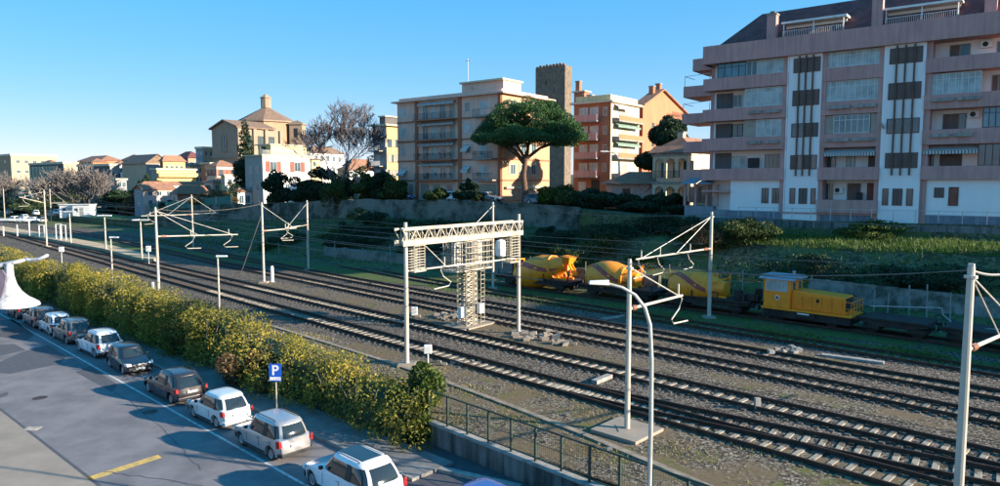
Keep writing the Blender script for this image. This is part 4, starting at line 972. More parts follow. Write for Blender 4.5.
def drum(loc, ang, L, label, faded=False, flip=1, tl=17, mouth=True):
    """truck mixer drum on its frame: big belly left, mouth and chute right"""
    t = thing('mixer_drum', label, 'concrete mixer', (0,0,0), 'yellow mixer drums carried on the wagons')
    y_, r_ = M['mixer'], M['mixer_red']; s = L/6.0; tilt = Matrix.Rotation(R(90-tl), 3, 'Y')
    prof = [(.25,-2.75),(.95,-2.6),(1.28,-1.5),(1.36,-.6),(1.3,.2),(1.0,1.2),(.62,2.1),(.55,2.45)]
    prof = [(r*min(1.1,s*1.12), h*s) for r, h in prof]
    c = (0,0,1.85)
    d = MB().lathe(prof, c, 48, tilt).build('drum', y_, t, smooth=True); d.data.set_sharp_from_angle(angle=R(40))
    # faded red spiral stripe round the drum
    m = MB(); vs = []; fs = []; n = 60
    def rad(h):
        for (r0,h0),(r1,h1) in zip(prof, prof[1:]):
            if h <= h1: return r0+(r1-r0)*(h-h0)/(h1-h0)
        return prof[-1][0]
    for i in range(n+1):
        th = R(205)+i/n*R(85); hm = (-2.2+3.9*i/n)*s
        for dh in (-.42*s, .42*s):
            h = hm+dh; r = rad(h)+.035; vs.append(Vector(c)+tilt @ Vector((r*math.cos(th), r*math.sin(th), h)))
    for i in range(n): a = 2*i; fs.append((a,a+1,a+3,a+2))
    m.add(vs, fs).build('stripe', r_, t)
    m = MB(); m.lathe([(prof[5][0]+.06,prof[5][1]-.1),(prof[5][0]+.09,prof[5][1]-.1),(prof[5][0]+.05,prof[5][1]+.12),(prof[5][0],prof[5][1]+.12)], c, 28, tilt); m.build('roller_ring', y_, t)
    # frame
    for sy in (-1,1):
        MB().bar((-2.6*s,sy*.5,1.3),(2.7*s,sy*.5,1.3),.16,.2).build('frame_beam', y_, t)
        m = MB(); m.bar((1.3*s,sy*.6,1.3),(1.45*s,sy*.75,2.35),.14); m.bar((1.95*s,sy*.6,1.3),(1.5*s,sy*.75,2.35),.12); m.bar((1.45*s,sy*.75,2.3),(2.5*s,sy*.45,2.75),.1); m.build('rear_frame', y_, t)
    m = MB(); m.box(-3.0*s,-2.5*s,-.6,.6,1.3,2.25); m.build('gearbox', M['dark_metal'], t, .05)
    m = MB(); m.bar((-2.7*s,-.62,1.3),(-2.55*s,-.62,2.75),.12); m.bar((-2.7*s,.62,1.3),(-2.55*s,.62,2.75),.12); m.bar((-2.55*s,-.62,2.7),(-2.55*s,.62,2.7),.12); m.build('front_frame', y_, t)
    # hopper and chute
    e = Vector(c)+tilt @ Vector((0,0,prof[-1][1]))
    if mouth: m = MB(); m.hexa([e+Vector((-.1,-.3,.1)),e+Vector((.45,-.3,.0)),e+Vector((.45,.3,.0)),e+Vector((-.1,.3,.1))],[e+Vector((-.35,-.6,.75)),e+Vector((.75,-.6,.65)),e+Vector((.75,.6,.65)),e+Vector((-.35,.6,.75))]); m.build('hopper', y_, t, .02)
    if mouth: m = MB(); m.prism([e+Vector((.3,-.25,0)),e+Vector((.3,.25,0)),e+Vector((.3,.28,.25)),e+Vector((.3,.2,.25)),e+Vector((.3,.17,.07)),e+Vector((.3,-.17,.07)),e+Vector((.3,-.2,.25)),e+Vector((.3,-.28,.25))], (1.0,-.35,-1.0)); m.build('chute', y_, t)
    m = MB()
    for sy in (.72,.98): m.bar((2.2*s,sy,1.25),(2.35*s,sy,3.1),.04)
    for i in range(6): m.bar((2.2*s+.025*i,.72,1.4+i*.28),(2.2*s+.025*i,.98,1.4+i*.28),.03)
    m.build('ladder', y_, t)
    MB().lathe([(.3,-.75),(.34,-.7),(.34,.2),(.3,.25)], (-1.4*s,-.9,1.65), 14, Matrix.Rotation(R(90),3,'Y')).build('water_tank', y_, t, smooth=True)
    t.location = loc; t.rotation_euler = (0,0,ang if flip > 0 else ang+math.pi); return t
W1 = wagon(503, 583, 'dark flat wagon under the leftmost yellow mixer drum, partly behind the gantry post')
W2 = wagon(585, 668, 'dark flat wagon under the middle yellow mixer drum')
W3 = wagon(670, 762, 'dark flat wagon under the right yellow mixer drum, coupled to the shunter')
for (px0, px1, W, lab) in ((516, 574, W1, 'leftmost yellow mixer drum with red stripe and bright chute frame, beside the gantry post'), (588, 645, W2, 'middle yellow mixer drum with broad faded red stripe'), (671, 735, W3, 'right yellow mixer drum lying in shade near the shunter')):
    (a, _), (b, _) = on6(px0), on6(px1); c = (a+b)/2; drum(Vector((c.x,c.y,.0)), W[2], (b-a).length, lab, tl=17 if px0 == 516 else 1, mouth=px0 == 516)
wagon(865, 945, 'empty dark flat wagon just right of the yellow shunter', False); wagon(947, 1050, 'empty dark flat wagon cut by the right edge', False)
m = MB(); p, d = on6(748); ang = math.atan2(d.y, d.x)
sc = MB()
for i in range(9): x = rnd.uniform(-.9,.9); y = rnd.uniform(-.8,.8); h = rnd.uniform(.3,.9); sc.box(x-.25,x+.25,y-.2,y+.2,0,h)
o = sc.build('machinery', M['dark_metal'], bevel=.05, base=(0,0,0)); o.location = (p.x, p.y, 1.25); o.rotation_euler = (0,0,ang+.2); tag(o, 'dark machinery lump on the wagon end right before the shunter', 'machinery')
# ---- shunter
(a, _), (b, _) = on6(771), on6(862); L = (b-a).length; c = (a+b)/2; d = (b-a).normalized(); ang = math.atan2(d.y, d.x); h = L/2
t = thing('shunter_locomotive', 'small yellow shunting locomotive with a grey roofed cab at its left end', 'locomotive', (0,0,0))
Y_ = M['loco']
MB().box(-h,h,-1.25,1.25,1.0,1.14).build('footplate', Y_, t, .02)
MB().box(-h+.15,h-.15,-1.1,1.1,.45,1.0).build('underframe', M['dark_metal'], t, .03)
MB().box(-.6,.7,-1.29,-1.12,.62,.97).build('side_box', M['dark_metal'], t, .02)
MB().box(-.45,.35,-1.31,-1.292,.86,.96).build('number_strip', M['white_metal'], t)
ch = 3.32; x0, x1 = -h+.12, -h+h*.66
cabm = MB().box(x0,x1,-1.15,1.15,1.14,ch-.12).build('cab', Y_, t, .04)
MB().hexa([(x0-.35,-1.35,ch-.16),(x1+.3,-1.35,ch-.16),(x1+.3,1.35,ch-.16),(x0-.35,1.35,ch-.16)],[(x0-.3,-.9,ch+.08),(x1+.25,-.9,ch+.08),(x1+.25,.9,ch+.08),(x0-.3,.9,ch+.08)]).build('cab_roof', M['loco_roof'], t, .03)
MB().lathe([(.09,0),(.09,.3),(.12,.32),(.12,.4)], (x1-.05,-.4,ch+.05), 10).build('horn', M['loco_roof'], t)
for i, (xa, xb) in enumerate(((x0+.22,x0+.7),(x0+.78,x0+1.26),(x0+1.34,x1-.22))):
    fr = MB().box(xa-.05,xb+.05,-1.175,-1.15,2.3,3.1).build('cab_window', M['galv'], t); MB().box(xa,xb,-1.19,-1.176,2.36,3.04).build('pane', M['curtain_glass'], fr)
for xx, sg_ in ((x1,1),(x0,-1)):
    for yy in (-.75,0.35):
        fr = MB().box(min(xx,xx+.02*sg_),max(xx,xx+.02*sg_),yy,yy+.5,2.3,3.0).build('end_window', M['galv'], t); MB().box(min(xx+.021*sg_,xx+.035*sg_),max(xx+.021*sg_,xx+.035*sg_),yy+.05,yy+.45,2.35,2.95).build('pane', M['glass'], fr)
em = MB().lathe([(.0,0),(.17,.0),(.17,.02),(0,.02)], (x0+1.0,-1.155,1.85), 18, Matrix.Rotation(R(90),3,'X')).build('emblem', M['white_metal'], t)
MB().lathe([(.0,0),(.11,.0),(.11,.012),(0,.012)], (x0+1.0,-1.176,1.85), 18, Matrix.Rotation(R(90),3,'X')).build('emblem_core', M['red_shutter'], em)
MB().hexa([(x1+.0,-.9,1.14),(h-.55,-.9,1.14),(h-.55,.9,1.14),(x1+.0,.9,1.14)],[(x1+.0,-.85,2.45),(h-.55,-.85,2.3),(h-.55,.85,2.3),(x1+.0,.85,2.45)]).build('engine_hood', Y_, t, .05)
m = MB(); hx = np.linspace(x1+.15, h-.7, 6)
for i in range(5):
    m = MB(); m.box(hx[i]+.04,hx[i+1]-.04,-.93,-.895,1.25,2.15); dd = m.build('hood_door', Y_, t, .01)
    MB().box(hx[i]+.2,hx[i+1]-.2,-.945,-.931,1.75,2.05).build('louvre', M['dark_metal'] if i in (2,) else Y_, dd)
MB().box(h-.56,h-.53,-.7,.7,1.3,2.2).build('radiator_grille', M['dark_metal'], t)
m = MB()
for sy in (-1.2,1.2):
    for xx in np.linspace(x1+.25, h-.05, 6): m.bar((xx,sy,1.14),(xx,sy,2.05),.035)
    for z in (1.6,2.05): m.bar((x1+.25,sy,z),(h-.05,sy,z),.035)
for yy in (-.6,0,.6): m.bar((h-.05,yy,1.14),(h-.05,yy,2.05),.035)
for z in (1.6,2.05): m.bar((h-.05,-1.2,z),(h-.05,1.2,z),.035)
m.build('handrail', Y_, t)
for x in (-h*.62, h*.55): wheelset(x, t, .45)
for s in (-1,1):
    for y in (-.85,.85): MB().lathe([(.1,0),(.1,.25),(.22,.27),(.22,.32)], (s*h,y,.95), 12, Matrix.Rotation(R(90*s),3,'Y')).build('buffer', M['dark_metal'], t)
for sy in (-1,): 
    m = MB()
    for xx in (-h+.1,-h+.55): m.bar((xx,sy*1.22,.3),(xx,sy*1.22,1.1),.04)
    for z in (.4,.7): m.bar((-h+.1,sy*1.22,z),(-h+.55,sy*1.22,z),.05)
    m.build('step', M['dark_metal'], t)
t.location = c; t.rotation_euler = (0,0,ang)
# ================================================================ BUILDINGS
def window(F, u0, u1, z0, z1, par, cols=2, frame='white_frame', glass='glass', w=0., tr=False, th=.06, sill=False):
    m = MB(); a, b = w+.005, w+th
    m.fbox(F,u0,u1,z0,z0+.06,a,b); m.fbox(F,u0,u1,z1-.06,z1,a,b); m.fbox(F,u0,u0+.06,z0+.06,z1-.06,a,b); m.fbox(F,u1-.06,u1,z0+.06,z1-.06,a,b)
    for i in range(1, cols): u = u0+(u1-u0)*i/cols; m.fbox(F,u-.03,u+.03,z0+.06,z1-.06,a,b-.004)
    if tr: z = z0+(z1-z0)*.72; m.fbox(F,u0+.06,u1-.06,z-.025,z+.025,a,b-.008)
    f = m.build('window', M[frame], par)
    MB().fbox(F,u0+.06,u1-.06,z0+.06,z1-.06,w+.002,w+th*.45).build('pane', M[glass], f)
    if sill: MB().fbox(F,u0-.1,u1+.1,z0-.09,z0-.002,w,w+.14).build('sill', M['concrete'], f)
    return f
def shut(F, u0, u1, z0, z1, par, m='shutter', w=0., th=.05): return MB().fbox(F,u0,u1,z0,z1,w+.002,w+th).build('shutter', M[m], par)
def mixwin(F, u0, u1, z0, z1, par, w=0., kinds=('glass','shutter'), frame='brown_frame'):
    """a window of which some leaves are closed by a roller shutter"""
    n = len(kinds); f = window(F,u0,u1,z0,z1,par,n,frame,'glass',w)
    for i, k in enumerate(kinds):
        if k != 'glass': MB().fbox(F,u0+(u1-u0)*i/n+.05,u0+(u1-u0)*(i+1)/n-.05,z0+.05,z1-.05,w+.03,w+.054).build('shutter', M[k], f)
    return f
def rail(F, u0, u1, z0, z1, w, par, m='black', n=None, r=.03, name='railing'):
    b = MB(); b.fbox(F,u0,u1,z1-.04,z1,w-.02,w+.02); b.fbox(F,u0,u1,z0+.05,z0+.08,w-.015,w+.015); n = n or max(2,int((u1-u0)/.16))
    for i in range(n+1): u = u0+(u1-u0)*i/n; b.fbox(F,u-r/2,u+r/2,z0,z1-.04,w-.012,w+.012)
    return b.build(name, M[m], par)
def awning(F, u0, u1, zt, par, w0, depth=.9, drop=.55, m='striped', name='awning'):
    b = MB(); b.hexa([F.P(u0,zt-drop,w0+depth),F.P(u1,zt-drop,w0+depth),F.P(u1,zt-.04,w0),F.P(u0,zt-.04,w0)],[F.P(u0,zt-drop+.05,w0+depth),F.P(u1,zt-drop+.05,w0+depth),F.P(u1,zt,w0),F.P(u0,zt,w0)])
    b.fbox(F,u0,u1,zt-drop-.25,zt-drop-.001,w0+depth-.03,w0+depth)
    return b.build(name, M[m], par)
def aircon(F, u, z, w, par):
    o = MB().fbox(F,u-.42,u+.42,z,z+.6,w+.02,w+.34).build('air_conditioner', M['white_metal'], par, .02)
    m = MB(); c = F.P(u-.08, z+.3, w+.341); vs = [c]; 
    for i in range(16): a = 2*math.pi*i/16; vs.append(F.P(u-.08+.22*math.cos(a), z+.3+.22*math.sin(a), w+.345))
    m.add(vs, [(0,i+1,(i+1)%16+1) for i in range(16)]); m.build('fan_grille', M['black'], o)
def stripes(name, a, b, scale, axis='X'):
    m = bpy.data.materials.new(name); m.use_nodes = True; t = m.node_tree; N = t.nodes; L = t.links; tc = N.new('ShaderNodeTexCoord'); wv = N.new('ShaderNodeTexWave'); wv.bands_direction = axis; wv.inputs['Scale'].default_value = scale
    cr = N.new('ShaderNodeValToRGB'); cr.color_ramp.interpolation = 'CONSTANT'; cr.color_ramp.elements[0].color = (*a,1); cr.color_ramp.elements[1].position = .5; cr.color_ramp.elements[1].color = (*b,1)
    L.new(tc.outputs['Object'], wv.inputs[0]); L.new(wv.outputs['Fac'], cr.inputs[0]); L.new(cr.outputs[0], N['Principled BSDF'].inputs['Base Color']); N['Principled BSDF'].inputs['Roughness'].default_value = .85; return m
M['striped'] = stripes('striped_awning', (.6,.58,.54), (.16,.16,.17), 1.6)
M['greenaw'] = mat('green_awning', (.2,.3,.24), .8); M['whiteaw'] = mat('white_awning', (.55,.56,.55), .8); M['greyaw'] = mat('grey_canvas', (.26,.3,.36), .8)
M['grille_grey'] = mat('blue_grey_garage', (.2,.23,.29), .7, wave=(3,.3,'X'))

# ---------------------------------------------------------------- 1. the long white and mauve block on the right
F = FB; U = lambda px, w=0: F.u(px, w)
uL = U(701); uE = 14.5
BL = thing('apartment_block', 'long five storey white apartment block with mauve balcony bands and dark red roof', 'building', F.P(uL,6,0))
WR = -1.5                                              # recessed wall plane of the loggias
BA = [(7.15,8.4),(10.3,11.5),(13.4,14.7),(16.5,17.75),(19.7,20.95)]; RP = (22.45,24.3)
uA1, uB1, uC1, uD1, uD2 = U(783), U(817), U(877.5), U(918.5), U(925)
MB().fbox(F, uL+.6, uE, 5, 23.2, -13, WR).build('wall', M['whitewall'], BL)
# stair bays flush with the front
for a, b in ((uA1,uB1),(uC1,uD1)): MB().fbox(F,a,b,6.2,22.45,WR+.003,.12).build('stair_bay', M['whitewall'], BL)
# ground floor fronts
for a, b in ((uL+3.1,uA1-.45),(uD2,uE)): MB().fbox(F,a,b,7.15,10.29,WR+.003,-.12).build('ground_floor_wall', M['whitewall'], BL)
MB().fbox(F,uL+1.2,uE,6.2,7.14,WR+.004,-.02).build('plinth', M['bluegrey'], BL)
gp_ = [(725.5,741),(752,767),(770,781),(786,812),(820,840),(846,871),(888,903),(930,944),(950,975),(980,1000),(1005,1030)]
for a, b in gp_: MB().fbox(F,U(a),U(b),6.3,7.06,-.018,.03).build('garage_door', M['grille_grey'], BL)
# mauve piers
for a, b in ((uA1-.42,uA1-.003),(uB1+.003,uB1+.4),(uC1-.4,uC1-.003),(uD1+.003,uD2)): MB().fbox(F,a,b,6.2,22.45,WR+.005,.02).build('pier', M['mauve'], BL)
# balcony bands
for k, (z0, z1) in enumerate(BA):
    for j, (a, b) in enumerate(((uL,uA1-.003),(uB1+.003,uC1-.003),(uD1+.003,uE))):
        if k == 0 and j != 1: continue
        o = MB(); lip = .25 if j != 1 else (.35 if k < 2 else .1)
        o.fbox(F,a,b,z0,z1,lip-.18,lip); o.fbox(F,a,b,z0,z0+.22,WR+.006,lip-.181)
        bb = o.build('balcony_band', M['mauve'], BL)
    if k == 0: MB().fbox(F,uL,uL+3.1,z0+1.9,z0+2.1,-4,.1).build('balcony_slab', M['mauve'], BL)
# roof parapet, stepping out at the left corner
o = MB(); o.fbox(F,uL,uE,RP[0],RP[1],-.1,.55); o.fbox(F,uL,uE,RP[0],RP[0]+.25,-1.6,-.101); o.fbox(F,uL-.02,uL+.4,RP[0],RP[1],-13,-.102); o.build('roof_parapet', M['mauve'], BL)
# end balconies on the far left side
for k, (z0, z1, px) in enumerate(((10.3,11.5,682.5),(13.4,14.6,685),(16.6,17.7,683),(19.5,20.7,684),(22.3,23.6,692.5))):
    u0 = U(px, -3); o = MB(); o.fbox(F,u0,uL-.025,z0,z1,-2.3,-2.1); o.fbox(F,u0,u0+.18,z0,z1,-7,-2.301); o.fbox(F,u0,uL-.025,z0,z0+.2,-7,-2.302); o.build('end_balcony', M['mauve'], BL)
    if k in (2,3): 
        r_ = MB()
        for uu in (u0+.1, uL-.2): r_.bar(F.P(uu,z1,-2.2),F.P(uu,z1+1.1,-2.2),.05)
        r_.bar(F.P(u0+.1,z1+1.1,-2.2),F.P(uL-.2,z1+1.25,-2.2),.05); r_.bar(F.P(u0+.1,z1+1.1,-2.2),F.P(u0+.1,z1+1.1,-5),.05); r_.build('clothes_frame', M['galv'], BL)
MB().fbox(F,uL+.02,uL+.58,6.2,22.4,-12,-2.0).build('end_wall', M['mauve'], BL)
for z0,z1 in ((11.5,13.4),(14.7,16.5),(17.75,19.7)): MB().fbox(F,uL+.9,uL+2.6,z0-.1,z1-.2,WR+.004,WR+.2).build('dark_pier', M['darkwall'], BL)
def W_(p0, p1, z0, z1, **k):
    w = k.pop('w', WR); par = k.pop('par', BL); u0, u1 = U(p0,w), U(p1,w)
    if 'kinds' in k: return mixwin(F,u0,u1,z0,z1,par,w,**k)
    return window(F,u0,u1,z0,z1,par,w=w,**k)
# section A
W_(714,742,20.95,22.42,cols=4,frame='black_frame',glass='glass_blue',w=-.1,tr=True); W_(742.4,753,20.95,22.42,cols=2,glass='glass',w=-.1)
W_(753.3,770,20.95,22.42,cols=2,glass='curtain_glass',w=-.1); W_(770.3,780.6,20.95,22.42,cols=1,glass='curtain_glass',w=-.1)
W_(726,739,18.0,19.3,cols=3,frame='white_frame'); W_(741.5,780.6,17.78,19.65,cols=6,glass='curtain_glass',w=-.1,tr=True)
W_(725,740.5,14.9,16.2,cols=3,frame='black_frame',glass='glass'); MB().fbox(F,U(741),U(753),14.72,16.45,-.3,-.1).build('panel', M['beige_shutter'], BL)
W_(753.5,762,14.72,16.45,cols=1,glass='curtain_glass',w=-.1); W_(762.4,780.6,14.72,16.45,cols=3,glass='curtain_glass',w=-.1)
W_(724,745,11.4,12.9,cols=3,glass='curtain_glass'); W_(763,780,11.4,13.0,cols=4,frame='beige_shutter',glass='glass'); 
MB().fbox(F,U(748,WR),U(758,WR),11.6,12.6,WR+.1,WR+.6).build('storage_box', M['black'], BL)
W_(761,768,7.95,9.5,cols=2,frame='brown_frame',w=-.12); W_(771.5,779,7.95,9.5,cols=2,frame='brown_frame',w=-.12)
# stair bays
for bay, (a, b, bars) in enumerate(((788.5,815,(794,800.5,807.5)),(882.5,915,(889.5,898,907)))):
    ks = [('shutter','shutter','shutter','shutter'),('shutter','shutter','shutter','shutter'),('glass','glass','shutter','shutter'),('shutter','glass','shutter','glass')] if bay == 0 else [('shutter','shutter','shutter','shutter'),('shutter','shutter','shutter','shutter'),('glass','glass','glass','glass'),('shutter','shutter','shutter','shutter')]
    zs = [(20.75,22.15),(17.55,19.05),(14.5,15.85),(11.35,12.75)]
    for k_, (z0,z1) in zip(ks, zs): W_(a,b,z0,z1,kinds=k_,w=.12,frame='black_frame' if k_[0]=='glass' else 'brown_frame')
    for px in bars: MB().fbox(F,U(px,.3)-.07,U(px,.3)+.07,10.7,22.35,.2,.34).build('vertical_fin', M['brown_frame'], BL)
    for (p0,p1,kk) in ((789,794.5,1),(798,806.5,2),(810,815,1)) if bay == 0 else ((881.5,887.5,1),(891.5,901.5,2),(905.5,912,1)):
        W_(p0,p1,7.95,9.5,cols=kk,frame='brown_frame',glass='glass' if kk==1 else 'shutter',w=.12)
MB().fbox(F,uA1+.002,uC1-.3,6.95,7.13,.121,.16).build('ledge', M['mauve'], BL)
# section C
W_(819.5,875.5,20.98,22.42,cols=9,glass='curtain_glass',w=-.15,tr=True); W_(819.5,875.5,17.78,19.68,cols=9,glass='curtain_glass',w=-.15,tr=True)
MB().fbox(F,U(820),U(829.5),14.72,16.45,-.3,-.1).build('panel', M['beige_shutter'], BL); W_(830,866,14.72,16.45,cols=6,glass='glass_blue',w=-.15,tr=True); MB().fbox(F,U(866.5),U(875),14.72,16.45,-.3,-.1).build('panel', M['beige_shutter'], BL)
awning(F,uB1+.45,uC1-.45,13.35,BL,-.7); W_(824,834,11.4,12.7,cols=2,frame='black_frame'); W_(844,853,11.4,12.9,cols=2,frame='beige_shutter',glass='curtain_glass'); W_(866,875,11.4,12.9,cols=1,frame='brown_frame',glass='shutter')
W_(823,833,8.2,10.0,cols=2,frame='white_frame'); aircon(F,U(838,WR),9.0,WR,BL); W_(846,860,8.2,10.0,cols=1,frame='beige_shutter',glass='shutter'); W_(866,874,8.2,10.0,cols=1,frame='brown_frame',glass='red_shutter')
MB().fbox(F,U(857,WR),U(862,WR),8.4,9.1,WR+.1,WR+.6).build('storage_box', M['black'], BL)
# section E
W_(941,961.5,20.9,22.2,kinds=('shutter','glass'),frame='beige_shutter'); aircon(F,U(977,WR),22.0-.35,WR,BL); W_(987,1001,20.9,22.1,kinds=('glass','shutter'),frame='beige_shutter')
W_(924,974,17.75,19.6,cols=8,glass='curtain_glass',w=-.15,tr=True); W_(984,1004,17.9,19.3,kinds=('shutter','glass','glass'),frame='beige_shutter')
W_(938,961,14.7,16.15,kinds=('shutter','shutter','glass'),frame='brown_frame'); aircon(F,U(968.5,WR),15.7,WR,BL); W_(977,1010,14.72,16.45,cols=5,frame='black_frame',glass='glass_blue',w=-.1,tr=True)
awning(F,U(920.5),U(974),13.35,BL,-.7); W_(924,931,11.5,12.9,cols=1,frame='black_frame'); W_(937,959,11.5,12.95,cols=1,frame='brown_frame',glass='shutter'); W_(974.5,1004,11.5,13.35,cols=4,frame='black_frame',glass='glass',w=-.1)
W_(933,943,8.7,9.6,cols=2,frame='brown_frame',glass='shutter',w=-.12); W_(947.5,957.5,8.0,9.65,cols=1,frame='brown_frame',glass='red_shutter',w=-.12)
for (a,b,z) in ((746,759,17.2),(763,777,17.2),(746,759,14.15),(763,777,14.15),(926,948,17.3),(952,973,17.3),(824,846,17.2),(850,872,17.2),(824,846,14.1),(850,872,14.1),(927,946,14.2),(950,968,14.2)):
    l = .1 if 818 < a < 877 else .25; MB().fbox(F,U(a,l),U(b,l),z-.18,z+.12,l+.002,l+.25).build('flower_trough', M['concrete'], BL)
k = 0
for px in range(1020, 1500, 60):                       # the block goes on beyond the frame
    for z in (11.5,14.7,17.9,21.): 
        if U(px+30) < uE-1 and U(px+30) > 0: W_(px,px+30,z,z+1.4,cols=3,glass='curtain_glass')
sd_ = MB(); c = F.P(U(877.5,.5), 15.2, .6); rot = Matrix.Rotation(R(65), 3, 'Y') @ Matrix.Rotation(R(20), 3, 'X'); sd_.lathe([(.05,0),(.3,.06),(.38,.13),(.38,.15),(.05,.03)], c, 16, rot); sd_.build('satellite_dish', M['galv'], BL)
# roof: hipped, dark red
zr0, zr1 = 24.0, 28.2
def rp(u, w, z): return F.P(u, z, w)
o = MB(); e0, e1 = uL+.5, uE; 
P_ = [rp(e0,-.6,zr0), rp(e1,-.6,zr0), rp(e1,-5.5,zr1+.2), rp(e0+3.6,-5.5,zr1), rp(e0,-12.6,zr0), rp(e1,-12.6,zr0)]
o.add(P_, [(0,1,2,3),(0,3,4),(4,3,2,5),(1,5,2),(0,4,5,1)]); o.build('roof', M['roof_red'], BL)
def chimney(px, w, z0, z1, par, m='mauve', wd=.45):
    u = U(px, w); c = MB().fbox(F,u-wd,u+wd,z0,z1,w-.4,w+.4).build('chimney', M[m], par)
    MB().fbox(F,u-wd-.08,u+wd+.08,z1+.002,z1+.14,w-.48,w+.48).build('chimney_cap', M['concrete'], c)
    MB().fbox(F,u-wd*.5,u+wd*.5,z1+.142,z1+.4,w-.2,w+.2).build('chimney_pot', M['darkwall'], c)
chimney(766.5,-1.2,23.6,26.9,BL); chimney(869,-1.4,23.6,27.9,BL); chimney(979,-1.6,23.6,28.3,BL)
for (a, b) in ((779,838),(878,949)):                  # roof terraces with white canopies
    u0, u1 = U(a,-2), U(b,-2); d_ = MB().fbox(F,u0,u1,24.2,25.9,-5.2,-2.4).build('dormer', M['whitewall'], BL)
    MB().fbox(F,u0-.2,u1+.2,25.95,26.15,-5.3,-1.3).build('dormer_roof', M['white_metal'], d_)
    for uu in (u0,(u0+u1)/2,u1-.1): MB().bar(F.P(uu,24.2,-1.5),F.P(uu,25.95,-1.5),.09).build('post', M['white_metal'], d_)
    for f in (.15,.5,.78): uu = u0+(u1-u0)*f; window(F,uu,uu+(u1-u0)*.12,24.6,25.6,d_,2,'brown_frame','glass',-2.4)
    rail(F,u0,u1,24.5,25.2,-1.2,d_,'white_metal')
o = MB(); c = F.P(U(888,-9), 0, -9); o.lathe([(3.2,25.2),(3.3,28.6),(3.4,28.65),(3.4,29.2),(2.6,29.6),(.3,29.8)], Vector((c.x,c.y,0)), 28); o.build('water_tank', M['white_metal'], BL, smooth=False)
# pipes down the piers
for px in (784.2, 919.2): u = U(px,.1); MB().tube(F.P(u,7,.08),F.P(u,22.4,.08),.05,n=6).build('drain_pipe', M['mauve'], BL)
# fence at its foot
FC = thing('metal_fence', 'thin grey post fence at the foot of the long apartment block', 'fence', F.P(0,6.5,1.3))
for u in np.arange(-10, 24, 1.75):
    MB().fbox(F,u-.03,u+.03,6.5,7.6,1.25,1.31).build('post', M['galv'], FC)
MB().fbox(F,-10,23.2,7.52,7.56,1.26,1.3).build('top_rail', M['galv'], FC)

